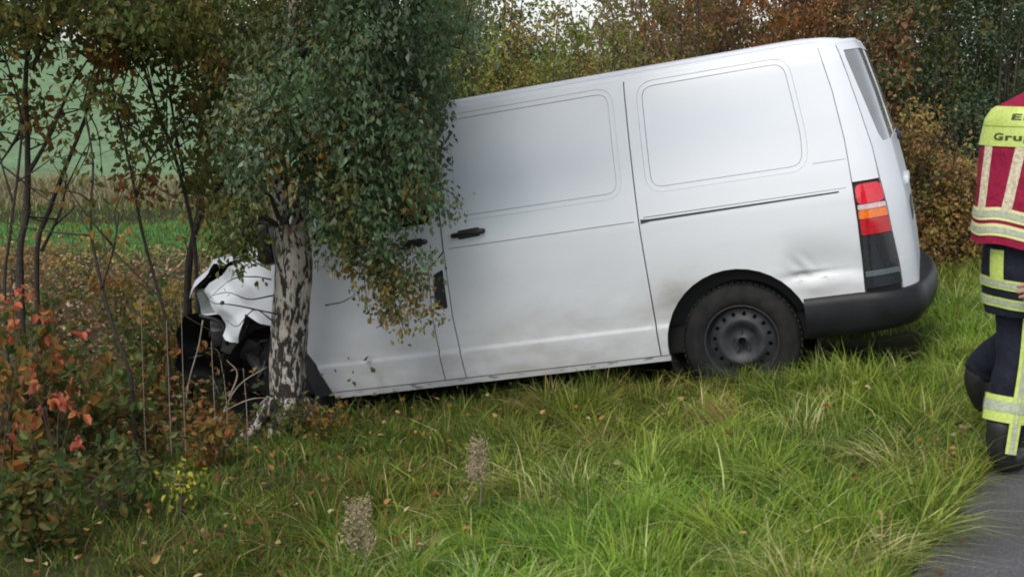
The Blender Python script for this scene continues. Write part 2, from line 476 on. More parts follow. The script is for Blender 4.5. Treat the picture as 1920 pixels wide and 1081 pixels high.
def panel(name, outer, holes=(), mat=None, parent=None, off=0., rim=.014, step=.035, mirror=False, sf=surf, rows=True, disp=None):
    loops = [resample(outer, step)] + [resample(h, step) for h in holes]
    pts, edges = [], []
    for lp in loops:
        s = len(pts); pts += lp; edges += [(s + i, s + (i + 1) % len(lp)) for i in range(len(lp))]
    o = np.array(loops[0]); lo, hi = o.min(0), o.max(0)
    us = np.arange(lo[0] + step * .6, hi[0], step); zs = list(np.arange(lo[1] + step * .6, hi[1], step))
    if rows and lo[1] < .455 < hi[1]: zs = [z for z in zs if abs(z - .455) > .03] + ROWS
    G = np.array([(u, z) for u in us for z in zs]) if len(us) and len(zs) else np.zeros((0, 2))
    if len(G):
        k = inside(G, loops[0])
        for h in loops[1:]: k &= ~inside(G, h)
        G = G[k]
        if len(G):
            k = np.ones(len(G), bool)
            for lp in loops: k &= segdist(G, lp) > step * .42
            G = G[k]
    allp = [Vector(p) for p in pts] + [Vector(p) for p in G]
    v2, e2, f2, *_ = delaunay_2d_cdt(allp, edges, [], 0, 1e-6)
    v2 = np.array([tuple(v) for v in v2]); f2 = np.array([tuple(f) for f in f2])
    cen = v2[f2].mean(1); k = inside(cen, loops[0])
    for h in loops[1:]: k &= ~inside(cen, h)
    f2 = f2[k]
    # consistent winding
    a, b, c = v2[f2[:, 0]], v2[f2[:, 1]], v2[f2[:, 2]]
    ar = (b[:, 0] - a[:, 0]) * (c[:, 1] - a[:, 1]) - (b[:, 1] - a[:, 1]) * (c[:, 0] - a[:, 0])
    f2[ar < 0] = f2[ar < 0][:, ::-1]
    f2 = f2[np.abs(ar) > 6e-6]
    V = np.array([sf(u, z, off) for u, z in v2])
    if disp is not None: V = np.array([disp(*p) for p in V])
    faces = [f2]
    if rim:
        from collections import Counter
        cnt = Counter()
        for f in f2:
            for i in range(3): cnt[tuple(sorted((f[i], f[(i + 1) % 3])))] += 1
        Vi = np.array([sf(u, z, off - rim) for u, z in v2])
        if disp is not None: Vi = np.array([disp(*p) for p in Vi])
        q = []; ext = []; base = len(V)
        for f in f2:
            for i in range(3):
                e = (f[i], f[(i + 1) % 3])
                if cnt[tuple(sorted(e))] == 1:
                    ext += [V[e[0]], V[e[1]], Vi[e[1]], Vi[e[0]]]
                    q.append((base, base + 3, base + 2, base + 1)); base += 4
        if q: V = np.vstack([V, ext]); faces.append(np.array(q))
    if mirror:
        V = V * [1, -1, 1]; faces = [f[:, ::-1] for f in faces]
    return mesh_np(name, V, faces, mat, parent=parent)

def arc(cx, cz, rx, rz, a0, a1, n=18):
    return [(cx + rx * math.cos(R(a)), cz + rz * math.sin(R(a))) for a in np.linspace(a0, a1, n)]

RARCH = arc(3.907, .315, .418, .418, 205, -25, 26)   # from front-low over the top to rear
G = .0022
ZT = 1.88
recess_q = rounded([(3.53, 1.25), (4.385, 1.25), (4.395, 1.42), (4.345, 1.825), (3.53, 1.825)], .07)
recess_s = rounded([(2.34, 1.25), (3.33, 1.25), (3.33, 1.825), (2.34, 1.825)], .07)
def shrink(poly, d):
    q = []
    for p in poly:
        if not q or np.linalg.norm(np.array(p) - q[-1]) > 1e-4: q.append(np.array(p, float))
    n = len(q); out = []
    for i in range(n):
        t = q[(i + 1) % n] - q[i - 1]; t /= np.linalg.norm(t); out.append(tuple(q[i] + np.array([-t[1], t[0]]) * d))
    return out
big_q = shrink(recess_q, -.030); big_s = shrink(recess_s, -.030)

for mir in (False, True):
    side_parts = []
    # quarter panel
    rear_edge = [(UU(0, z) - G, z) for z in (.513, .53, .7, .9, 1.1, 1.2, 1.3, 1.36, 1.5, 1.63, 1.7, ZT)]
    arcpts = [p for p in RARCH if p[1] > .285]
    outer = [(3.445, .285), (3.49, .285)] + [p for p in arcpts if p[0] < 4.30 or p[1] > .515] + [(4.318, .513)] + rear_edge + [(3.435, ZT), (3.435, 1.0)]
    slit = [(4.44, 1.250), (4.618, 1.250), (4.618, 1.2525), (4.44, 1.2525)]
    slit2 = [(3.46, 1.088), (4.60, 1.095), (4.60, 1.0975), (3.46, 1.0925)]
    panel('quarter_panel', outer, [big_q, slit, slit2], M['paint'], van, mirror=mir, step=.022)
    panel('recess_frame', shrink(big_q, .0014), [recess_q], M['paint'], van, off=-.0035, mirror=mir)
    panel('recessed_panel', shrink(recess_q, .0028), [], M['paint'], van, off=-.008, mirror=mir, rim=.006)
    # sliding door
    sd = [(2.243, .285), (3.437, .285), (3.428, 1.0), (3.428, ZT), (2.236, ZT), (2.232, 1.0), (2.222, .66), (2.232, .46)]
    slit = [(2.262, 1.0685), (3.405, 1.0715), (3.405, 1.0755), (2.262, 1.0725)]
    sdo = panel('sliding_door', sd, [big_s, slit], M['paint'], van, mirror=mir)
    panel('recess_frame', shrink(big_s, .0014), [recess_s], M['paint'], sdo, off=-.0035, mirror=mir)
    panel('recessed_panel', shrink(recess_s, .0028), [], M['paint'], sdo, off=-.008, mirror=mir, rim=.006)
    # b pillar strip with the fuel recess
    st = [(2.107, .285), (2.236, .285), (2.225, .46), (2.215, .66), (2.226, 1.0), (2.226, 1.05), (2.205, 1.03), (2.118, .96), (2.094, .69), (2.096, .52)]
    flap = rounded([(2.112, .716), (2.198, .716), (2.206, .955), (2.135, .925)], .012, 3)
    panel('pillar_panel', st, [] if mir else [flap], M['paint'], van, mirror=mir, step=.02)
    if not mir:
        panel('fuel_recess', flap, [], M['seal'], van, off=-.03, rim=0)
    # front door
    fd = [(1.347, .285), (2.100, .285), (2.089, .52), (2.087, .69), (2.110, .965), (2.198, 1.038), (2.222, 1.06), (2.222, 1.865), (1.80, 1.865), (1.20, 1.215), (1.195, .60), (1.27, .47)]
    win = rounded([(1.36, 1.235), (2.165, 1.235), (2.165, 1.80), (1.85, 1.80)], .05)
    slit = [(1.25, 1.066), (2.20, 1.0685), (2.20, 1.0715), (1.25, 1.069)]
    dr = panel('front_door', fd, [win, slit], M['paint'], van, mirror=mir)
    panel('window', win, [], M['glass'], dr, off=-.012, rim=0, mirror=mir)
    # A pillar
    panel('windscreen_pillar', [(1.02, 1.20), (1.165, 1.215), (1.78, ZT), (1.66, ZT)], [], M['paint'], van, mirror=mir, off=-.002)
    # sill flange
    panel('sill', [(1.36, .243), (3.495, .250), (3.495, .279), (1.35, .279)], [], M['paint'], van, off=.003, rim=.02, mirror=mir, rows=False)
    # dark inner shell
    shell = [(1.22, .262), (3.47, .262)] + [(p[0], p[1]) for p in arc(3.907, .315, .43, .43, 190, -15, 20) if p[1] > .27] + [(4.36, .5)] + \
            [(UU(0, z) , z) for z in (.5, .9, 1.3, 1.6, 1.86)] + [(1.80, 1.86), (1.10, 1.2), (1.15, .6)]
    panel('inner_shell', shell, [], M['gap'], van, off=-.016, rim=0, mirror=mir, step=.08, rows=False)
    # rear corner
    cp = [(UU(0, z) + G, z) for z in (.53, .7, .9, 1.115, 1.3, 1.5, 1.7, ZT)]
    tl_hi = lambda z: np.interp(z, [.52, .62, .9, 1.11], [43, 42, 37, 35])
    corner = [(UU(.45, 1.122), 1.122)] + [(UU(34, 1.122), 1.122)] + [(UU(a, z), z) for z, a in ((1.3, 34), (1.5, 31), (1.7, 29), (1.80, 28), (ZT, 28))] + \
             [(UU(.45, z), z) for z in (ZT, 1.7, 1.63, 1.5, 1.36, 1.3, 1.2)]
    panel('corner_panel', corner, [], M['paint'], van, mirror=mir)
    panel('inner_shell', [(UU(0, .5), .5), (UU(60, .5), .5), (UU(60, 1.3), 1.3), (UU(32, 1.3), 1.3), (UU(30, 1.86), 1.86), (UU(0, 1.86), 1.86)], [], M['gap'], van, off=-.016, rim=0, mirror=mir, rows=False)
    # rail and handles
    if True:
        panel('door_rail', [(3.442, 1.056), (3.50, 1.064), (4.56, 1.076), (4.56, 1.0835), (3.50, 1.078), (3.442, 1.082)], [], M['black'], van, off=.002, rim=.012, mirror=mir, rows=False)
    def handle(x0, x1, z, par):
        panel('handle_recess', rounded([(x0 + .03, z - .028), (x1 - .03, z - .022), (x1 - .03, z + .03), (x0 + .03, z + .026)], .015, 3), [], M['seal'], par, off=.0015, rim=.003, mirror=mir, rows=False, step=.03)
        P = [surf(x, z + (x - x0) * .03, o) for x, o in ((x0, .008), (x0 + .02, .022), ((x0 + x1) / 2, .032), (x1 - .02, .026), (x1, .010))]
        V, Q, T = tube_arrays(catmull(P, 12), [.010] + [.0155] * 10 + [.010], 8)
        if mir: V = V * [1, -1, 1]; Q = Q[:, ::-1]; T = T[:, ::-1]
        mesh_np('handle', V, [Q, T], M['black'], parent=par)
    handle(1.925, 2.135, 1.128, dr); handle(2.300, 2.505, 1.143, sdo)
    # tail light cluster
    tl = [(UU(1.8, z), z) for z in np.linspace(.527, 1.112, 8)]
    tr = [(UU(float(tl_hi(z)) - 1, z), z) for z in np.linspace(1.112, .527, 8)]
    tlo = panel('tail_light', tl + tr, [], M['seal'], van, off=.002, rim=.016, mirror=mir, rows=False, step=.03)
    def lens(nm, z0, z1, a0=2.2, a1=-1.6, key='red', off=.013, rr=.006):
        mk = rounded([(UU(a0, z0), z0), (UU(float(tl_hi(z0)) + a1, z0), z0), (UU(float(tl_hi(z1)) + a1, z1), z1), (UU(a0, z1), z1)], rr, 4)
        panel(nm, mk, [], M[key], tlo, off=off, rim=.012, mirror=mir, rows=False, step=.02)
    if 'red' not in M:
        def lensmat(n, c):
            m = simple(n, c, .12, noise=.25, nscale=120, coat=.6); return m
        M['red'] = lensmat('red_lens', (.62, .012, .03)); M['amber'] = lensmat('amber_lens', (.75, .16, .015))
        M['clear'] = lensmat('clear_lens', (.60, .44, .46)); M['darkred'] = lensmat('dark_red_lens', (.42, .01, .02))
        M['smoke'] = lensmat('smoked_lens', (.02, .023, .028)); M['reflect'] = lensmat('grey_reflector', (.10, .12, .13))
    lens('red_lens', .997, 1.106, key='red', rr=.03); lens('clear_lens', .966, .994, key='clear'); lens('amber_lens', .915, .963, key='amber')
    lens('red_lens', .826, .912, key='darkred'); lens('smoked_cover', .632, .822, key='smoke', off=.016, rr=.01)
    lens('grey_reflector', .596, .628, key='reflect', off=.014); lens('smoked_cover', .533, .592, key='smoke', off=.014)

# tailgate: both halves in one door
def th_gate(z): return float(np.interp(z, [.52, .62, .9, 1.115, 1.3, 1.5, 1.7, 1.88], [45, 44, 39, 36.5, 35.5, 32.5, 30.5, 29.5]))
zs_ = [.50, .62, .9, 1.115, 1.3, 1.5, 1.7, 1.875]
HALF = lambda z: 90 + (wz(z) - .30) / .01
gate = []
gl_edge = [(1.315, 55), (1.36, 50), (1.5, 45), (1.7, 39), (1.80, 37), (1.84, 37.5)]
for mir in (False, True):
    outer = [(UU(th_gate(z), z), z) for z in zs_] + [(UU(HALF(z), z), z) for z in zs_[::-1]]
    hole = [(UU(a, z), z) for z, a in gl_edge] + [(UU(HALF(z) - .6, z), z) for z in (1.84, 1.5, 1.315)]
    o = panel('tailgate', outer, [hole], M['paint'], van, mirror=mir, rows=False, step=.04)
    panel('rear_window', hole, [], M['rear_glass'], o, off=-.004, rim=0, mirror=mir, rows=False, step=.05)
bm = bmesh.new()
def boxb(bm, c, s, bev=0., rot=None):
    g = bmesh.ops.create_cube(bm, size=1)
    bmesh.ops.scale(bm, vec=s, verts=g['verts'])
    if bev:
        es = list({e for v in g['verts'] for e in v.link_edges})
        r_ = bmesh.ops.bevel(bm, geom=es, offset=bev, segments=2, affect='EDGES', profile=.5)
        vs = list({v for f in r_['faces'] for v in f.verts} | {v for v in g['verts'] if v.is_valid})
    else: vs = g['verts']
    if rot is not None: bmesh.ops.rotate(bm, cent=(0, 0, 0), matrix=rot, verts=vs)
    bmesh.ops.translate(bm, vec=c, verts=vs)
    return vs
boxb(bm, (4.895, 0, 1.04), (.05, .5, .05), .012)
bm_obj('tailgate_grip', bm, M['paint'], van)
bm = bmesh.new(); boxb(bm, (4.908, 0, .86), (.012, .52, .115), .004)
bm_obj('plate_holder', bm, M['black'], van)
bm = bmesh.new(); boxb(bm, (4.895, -.05, 1.30), (.03, .06, .05), .008); boxb(bm, (4.88, .2, 1.325), (.012, .5, .015), .004)
bm_obj('rear_wiper', bm, M['black'], van)

# roof : rings stepping inwards from the top edge of the side
def roof():
    per = []
    for x in np.concatenate([np.linspace(1.66, 4.50, 60)]): per.append((x, -float(wz(ZT)) if x > 1.7 else -float(wz(ZT)), 0))
    c, A, w, B = float(xc(ZT)), float(xr(ZT)) - float(xc(ZT)), float(wz(ZT)), .30
    for th in np.linspace(0, 90, 22): t = R(th); per.append((c + A * math.sin(t), -(w - B * (1 - math.cos(t))), 0))
    for y in np.linspace(-(w - B), 0, 12)[1:]: per.append((c + A, y, 0))
    per = np.array(per); T = np.gradient(per, axis=0); T /= np.linalg.norm(T, axis=1)[:, None]
    Nn = np.stack([-T[:, 1], T[:, 0], T[:, 2] * 0], -1)   # inward
    rings = []
    n = len(per)
    for d, z in ((-.002, 1.872), (.000, 1.884), (.012, 1.903), (.030, 1.918), (.034, 1.913), (.05, 1.915), (.056, 1.924), (.09, 1.934), (.16, 1.942), (.28, 1.949)):
        q = per + Nn * d; q[:, 1] = np.minimum(q[:, 1], -.0005 if d > -1 else 0)
        q[:, 0] = np.minimum(q[:, 0], c + A - d)
        q[:, 2] = z + .012 * np.clip((3.4 - q[:, 0]) / 1.7, -1, 1) * 0 - .03 * np.clip((q[:, 0] - 4.3) / .45, 0, 1) ** 2 * (1 if d > .02 else 0) - .025 * np.clip((2.2 - q[:, 0]) / .6, 0, 1) ** 2
        rings.append(q)
    for k in range(1, 8):
        q = rings[9].copy(); f = 1 - k / 7; q[:, 1] *= f; q[:, 2] += .006 * (1 - f)
        rings.append(q)
    V = np.vstack(rings); F = []
    for r_ in range(len(rings) - 1):
        for i in range(n - 1): a = r_ * n + i; F.append((a, a + 1, a + n + 1, a + n))
    F = np.array(F)
    V2 = V * [1, -1, 1]
    return np.vstack([V, V2]), np.vstack([F, F[:, ::-1] + len(V)])
V, F = roof(); mesh_np('roof', V, F, M['paint'], parent=van)

# windscreen
def grid(fn, nu, nv):
    V = [fn(u, v) for v in np.linspace(0, 1, nv) for u in np.linspace(-1, 1, nu)]
    F = [(j * nu + i, j * nu + i + 1, (j + 1) * nu + i + 1, (j + 1) * nu + i) for j in range(nv - 1) for i in range(nu - 1)]
    return np.array(V), np.array(F)
V, F = grid(lambda u, v: ((1.06 + .62 * v) - .16 * (1 - u * u) * (1 - .4 * v), u * (.88 - .13 * v), 1.19 + .69 * v), 17, 9)
mesh_np('windscreen', V, F[:, ::-1], M['glass'], parent=van)

# crushed front end ------------------------------------------------
def crumple(x, y, z):
    k = max(0, (1.15 - x)) / .6
    tri = lambda q: abs((q % 2) - 1) * 2 - 1
    a = .024 * k
    return (x + a * .5 * tri(z * 7 + x * 3), y + a * (1.3 * tri(x * 6.5 + z * 5) + .9 * tri(x * 4 - z * 8.5) - .2), z + a * .25 * math.sin(x * 17 + 1))
fender = [(.583, 1.026), (.62, 1.07), (.70, 1.10), (.78, 1.148), (.88, 1.17), (1.0, 1.19), (1.17, 1.20), (1.188, 1.19), (1.186, .62), (1.13, .70), (1.02, .745),
          (.93, .77), (.86, .82), (.832, .841), (.80, .76), (.765, .70), (.742, .655), (.70, .668), (.655, .69), (.637, .72), (.66, .79), (.645, .85), (.60, .89), (.575, .93)]
hole = arc(.70, .93, .018, .014, 0, 330, 10)
panel('front_wing', fender, [hole], M['paint'], van, disp=crumple, step=.02, rows=False, rim=.006)
panel('front_wing', [(.50, 1.02), (.62, 1.07), (1.0, 1.19), (1.188, 1.19), (1.186, .62), (1.02, .745), (.8, .70), (.52, .60), (.48, .8)], [], M['paint'], van, mirror=True, step=.04, rows=False, rim=.006)
# bonnet, buckled
def bonnet(u, v):
    x = .44 + .62 * v - .05 * (1 - u * u)
    z = np.interp(v, [0, .06, .2, .55, 1], [1.02, 1.075, 1.12, 1.225, 1.235])
    y = u * (.78 + .07 * v)
    z += .035 * math.exp(-((v - .45 - .1 * u) / .07) ** 2) * (1 - .4 * u) + .012 * math.sin(u * 7 + v * 9) * (1 - v)
    x += .05 * math.sin(u * 2.4 + 1) * (1 - v)
    if u < -.96: z -= .04
    return (x, y - .02, z)
V, F = grid(bonnet, 41, 27)
mesh_np('bonnet', V, F[:, ::-1], M['paint'], parent=van)
V2, F2 = grid(lambda u, v: tuple(np.array(bonnet(u * .985, v)) + (.01, 0, -.02)), 25, 15)
mesh_np('bonnet_underside', V2, F2, M['under'], parent=van)
# headlamps
for s in (-1, 1):
    def hl(u, v, s=s): return (.455 + .02 * math.sin(v * 3) + .10 * max(0, u * s if s > 0 else -u) ** 2 + (.02 if u * s > 0 else 0), s * .62 + u * .13, .865 + .155 * v - .01 * u * s)
    V, F = grid(hl, 9, 7)
    h_ = mesh_np('headlight', V, F[:, ::-1], simple('headlamp_lens', (.16, .19, .18), .1, coat=.8), parent=van)
    bm = bmesh.new(); boxb(bm, (.60, s * .62, .94), (.2, .22, .16), .02); bm_obj('lamp_housing', bm, M['black'], h_)
def hl(u, v): return (.50 + .06 * u, -.755 + .02 * u + .006 * math.sin(v * 5), .862 + .165 * v)
V, F = grid(hl, 7, 7)
mesh_np('headlight_side', V, F[:, ::-1], simple('headlamp_side', (.17, .20, .19), .15, coat=.8), parent=van)
bm = bmesh.new(); boxb(bm, (.50, -.765, .853), (.15, .02, .014), .004); bm_obj('headlight_trim', bm, M['paint'], van)
# grille, bumper, engine bay
bm = bmesh.new(); boxb(bm, (.47, 0, .93), (.05, 1.0, .13), .015)
g_ = bm_obj('grille', bm, M['black'], van)
for k in range(3):
    bm = bmesh.new(); boxb(bm, (.438, 0, .885 + k * .042), (.02, .96, .014), .004); bm_obj('grille_slat', bm, M['seal'], g_)
def bump(u, v):
    x = .255 + .07 * abs(u) ** 3 + .03 * math.sin(u * 9) * (1 - v * .5) - .07 * math.sin(v * math.pi) + .05 * math.exp(-((u + .75) / .15) ** 2)
    return (x + .02 * math.sin(v * 14 + u * 6), u * (.84 + .03 * math.sin(v * 6)), .36 + .46 * v - .05 * math.sin(u * 2.5 + 1))
V, F = grid(bump, 41, 19); mesh_np('front_bumper', V, F[:, ::-1], M['black'], parent=van)
bm = bmesh.new(); boxb(bm, (1.05, 0, .62), (.9, 1.36, .66), .03); bm_obj('engine_bay', bm, M['under'], van)
bm = bmesh.new()
boxb(bm, (2.75, 0, .34), (3.6, 1.62, .16), .02); boxb(bm, (4.5, 0, .42), (.5, 1.5, .2), .02); boxb(bm, (2.8, -.7, .27), (1.4, .1, .05), .01)
bm_obj('underbody', bm, M['under'], van)
tb = Tubes()
for k in range(18):
    a = np.array([rng.uniform(.35, .9), rng.uniform(-.84, -.6), rng.uniform(.4, .85)])
    b = a + rng.uniform(-.25, .25, 3) * [1, .2, 1]; tb.add(catmull([a, (a + b) / 2 + rng.uniform(-.08, .08, 3), b], 8), rng.uniform(.005, .016), 6)
tb.build('torn_hoses', M['black'], van)
bm = bmesh.new()
for c_, s_, e_ in (((.66, -.70, .62), (.26, .10, .16), (.3, .5, .2)), ((.78, -.72, .50), (.18, .16, .05), (.1, .9, -.4)), ((.52, -.74, .72), (.10, .12, .14), (.6, .1, .5))):
    boxb(bm, c_, s_, .012, Euler(e_).to_matrix())
bm_obj('bent_bracket', bm, simple('dull_metal', (.09, .09, .09), .5, .5, noise=.5, nscale=15), van)
# cargo interior floor so nothing is hollow behind the glass
bm = bmesh.new(); boxb(bm, (3.2, 0, .95), (2.6, 1.5, 1.1), .05); boxb(bm, (1.75, 0, .9), (.7, 1.4, .7), .05); bm_obj('interior_lining', bm, M['gap'], van)
# door mirrors
for s in (-1, 1):
    bm = bmesh.new(); boxb(bm, (1.16, s * 1.06, 1.27), (.11, .20, .27), .04, None)
    m_ = bm_obj('door_mirror', bm, M['black'], van)
    V, Q, T = tube_arrays([(1.2, s * .92, 1.20), (1.18, s * 1.0, 1.19)], [.03, .03], 8); mesh_np('mirror_arm', V, [Q, T], M['black'], parent=m_)
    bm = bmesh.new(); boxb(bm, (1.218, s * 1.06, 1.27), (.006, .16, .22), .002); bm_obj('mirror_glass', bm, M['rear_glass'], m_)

# rear bumper: profile swept round the back
def rbump():
    path = []
    for x in np.linspace(4.29, 4.585, 10): path.append((x, -.945, 0, -1, 0))
    c, A, B = 4.60, .27, .26
    for th in np.linspace(0, 90, 20): t = R(th); path.append((c + A * math.sin(t), -(.945 - B * (1 - math.cos(t))), math.sin(t), -math.cos(t), t / (math.pi / 2)))
    for y in np.linspace(-.685, 0, 10)[1:]: path.append((4.93 - .06 * (y / .685) ** 2, y, 1, 0, 1))
    V = []
    prof0 = [(-.03, .508), (.004, .515), (.020, .508), (.030, .470), (.030, .40), (.022, .33), (0, .285), (-.06, .275)]
    prof1 = [(-.03, .492), (.045, .500), (.065, .488), (.078, .45), (.078, .39), (.060, .335), (.02, .295), (-.06, .285)]
    for (x, y, nx, ny, k) in path:
        kk = min(1, k * 1.5)
        for (o0, z0), (o1, z1) in zip(prof0, prof1):
            o = o0 * (1 - kk) + o1 * kk; z = z0 * (1 - kk) + z1 * kk
            V.append((x + nx * o, y + ny * o, z))
    n = 8; m = len(path)
    F = [(i * n + j, i * n + j + 1, (i + 1) * n + j + 1, (i + 1) * n + j) for i in range(m - 1) for j in range(n - 1)]
    V = np.array(V); F = np.array(F)
    return np.vstack([V, V * [1, -1, 1]]), np.vstack([F, F[:, ::-1] + len(V)])
V, F = rbump(); mesh_np('rear_bumper', V, F[:, ::-1], M['bumper'], parent=van)

# wheel wells
for cx, cz, r_ in ((3.907, .315, .425), (1.0, .33, .42)):
    for s in (-1, 1):
        V = []; F = []
        an = np.linspace(205, -25, 24)
        for a in an:
            for y in (.925, .70, .60): V.append((cx + r_ * math.cos(R(a)) * (1 if y > .8 else 1.02), s * y, cz + r_ * math.sin(R(a)) * (1 if y > .8 else 1.02)))
        for i in range(len(an) - 1):
            for j in range(2): F.append((i * 3 + j, i * 3 + j + 1, (i + 1) * 3 + j + 1, (i + 1) * 3 + j))
        b = len(V); V += [(cx, s * .60, cz)]
        V = np.array(V)
        T = np.array([(b, (i + 1) * 3 + 2, i * 3 + 2) for i in range(len(an) - 1)])
        mesh_np('wheel_well', V, [np.array(F), T], M['under'], parent=van)

# wheels
def lathe(prof, seg=56):
    V = []; n = len(prof)
    for k in range(seg):
        a = 2 * math.pi * k / seg
        for r_, y in prof: V.append((r_ * math.cos(a), y, r_ * math.sin(a)))
    F = [(k * n + j, k * n + j + 1, ((k + 1) % seg) * n + j + 1, ((k + 1) % seg) * n + j) for k in range(seg) for j in range(n - 1)]
    return np.array(V), np.array(F)
def tyre_mat():
    m, nt, p = mat_new('dirty_tyre')
    tc = N(nt, 'ShaderNodeTexCoord'); n = N(nt, 'ShaderNodeTexNoise'); n.inputs['Scale'].default_value = 14; n.inputs['Detail'].default_value = 7
    nt.links.new(tc.outputs['Object'], n.inputs['Vector'])
    r = ramp(nt, n.outputs[0], [(.35, (.009, .009, .010)), (.7, (.022, .021, .020))]); nt.links.new(r.outputs[0], p.inputs['Base Color'])
    p.inputs['Roughness'].default_value = .8; p.inputs['Specular IOR Level'].default_value = .22
    return m
M['tyre'] = tyre_mat(); M['rim'] = simple('steel_rim', (.026, .027, .031), .55, .2, noise=.4, nscale=18)
def wheel(x, side, z, ry=0, rz=0):
    """side -1 near. origin at hub, outer face at local y = 0 towards -side"""
    w = empty('wheel', (x, side * (.905 if x > 2 else .82), z)); w.parent = van
    w.rotation_euler = (0, ry, rz + (0 if side < 0 else math.pi))
    TP = [(.205, .03), (.212, .008), (.225, -.004), (.25, -.010), (.285, -.010), (.29, -.006), (.31, -.002), (.325, .010), (.333, .028), (.336, .05), (.336, .10), (.336, .16), (.332, .185), (.31, .205), (.25, .215), (.21, .2)]
    V, F = lathe(TP); mesh_np('tyre', V, F, M['tyre'], parent=w)
    # tread blocks
    tv, tf = [], []
    for k in range(60):
        a0 = 2 * math.pi * k / 60; a1 = a0 + .07
        for (y0, y1, sh) in ((.022, .065, 0), (.075, .135, .03), (.145, .19, 0)):
            b = len(tv)
            for a in (a0 + sh, a1 + sh):
                for rr in (.334, .343):
                    for y in (y0, y1): tv.append((rr * math.cos(a), y, rr * math.sin(a)))
            tf += [(b + 2, b + 3, b + 7, b + 6), (b, b + 2, b + 6, b + 4), (b + 1, b + 5, b + 7, b + 3), (b, b + 1, b + 3, b + 2), (b + 4, b + 6, b + 7, b + 5)]
    mesh_np('tread', np.array(tv), np.array(tf), M['tyre'], smooth=False, parent=w)
    V, F = lathe([(.213, .012), (.216, .004), (.208, .002), (.203, .012), (.198, .040), (.188, .055), (.186, .15)])
    mesh_np('rim', V, F, M['rim'], parent=w)
    # disc with 16 holes, dished
    def sf(u, v, off=0):
        r_ = math.hypot(u, v)
        y = np.interp(r_, [0, .03, .034, .075, .10, .125, .135, .15, .182, .19], [.035, .035, .045, .047, .030, .022, .026, .040, .052, .056])
        return (u, float(y) - off, v)
    holes = []
    for k in range(16):
        a = 2 * math.pi * (k + .5) / 16; holes.append([(.160 * math.cos(a) + .0125 * math.cos(t), .160 * math.sin(a) + .0125 * math.sin(t)) for t in np.linspace(0, 2 * math.pi, 9)[:-1]])
    holes.append([(.024 * math.cos(t), .024 * math.sin(t)) for t in np.linspace(0, 2 * math.pi, 13)[:-1]])
    outer = [(.19 * math.cos(t), .19 * math.sin(t)) for t in np.linspace(0, 2 * math.pi, 49)[:-1]]
    panel('rim_disc', outer, holes, M['rim'], w, sf=sf, rim=.008, step=.014, rows=False)
    V, F = lathe([(.0, .075), (.186, .075)], 32); mesh_np('brake_drum', V, F, M['under'], parent=w)
    for k in range(5):
        a = 2 * math.pi * k / 5 + .3
        bm = bmesh.new(); bmesh.ops.create_cone(bm, cap_ends=True, segments=6, radius1=.011, radius2=.009, depth=.02, matrix=Matrix.Translation((.056 * math.cos(a), .036, .056 * math.sin(a))) @ Matrix.Rotation(R(90), 4, 'X'))
        bm_obj('wheel_bolt', bm, M['rim'], w, smooth=False)
    return w
wheel(3.907, -1, .303); wheel(3.907, 1, .303)
wheel(1.085, -1, .40, rz=R(-9)); wheel(.95, 1, .33, rz=R(-9))
# ------------------------------------------------------------------ foliage helpers
def unit(a): return a / (np.linalg.norm(a, axis=-1, keepdims=True) + 1e-9)
def leaf_arrays(P, D, L, W, col, six=False, fold=.25):
    """P base points, D directions, lengths L, widths W"""
    n = len(P); D = unit(D)
    S = unit(np.cross(D, rng.normal(size=(n, 3)))); U = np.cross(S, D)
    L = L[:, None]; W = W[:, None]
    if not six:
        V = np.stack([P, P + D * L * .45 + S * W * .5 + U * W * fold, P + D * L, P + D * L * .45 - S * W * .5 + U * W * fold], 1)
        F = np.array([[0, 1, 2], [0, 2, 3]]); k = 4
    else:
        V = np.stack([P, P + D * L * .25 + S * W * .42 + U * W * fold * .8, P + D * L * .65 + S * W * .36 + U * W * fold * .6, P + D * L * 1.0 - U * L * .12,
                      P + D * L * .65 - S * W * .36 + U * W * fold * .6, P + D * L * .25 - S * W * .42 + U * W * fold * .8, P + D * L * .5], 1)
        F = np.array([[0, 1, 6], [1, 2, 6], [2, 3, 6], [6, 3, 4], [6, 4, 5], [6, 5, 0]]); k = 7
    V = V.reshape(-1, 3)
    F = (F[None] + (np.arange(n) * k)[:, None, None]).reshape(-1, 3)
    return V, F, np.repeat(col, k, axis=0)
class Leaves:
    def __init__(s): s.V = []; s.F = []; s.C = []; s.n = 0
    def add(s, V, F, C): s.V.append(V); s.F.append(F + s.n); s.C.append(C); s.n += len(V)
    def build(s, name, mat, parent=None):
        return mesh_np(name, np.vstack(s.V), np.vstack(s.F), mat, col=np.vstack(s.C), smooth=False, parent=parent)
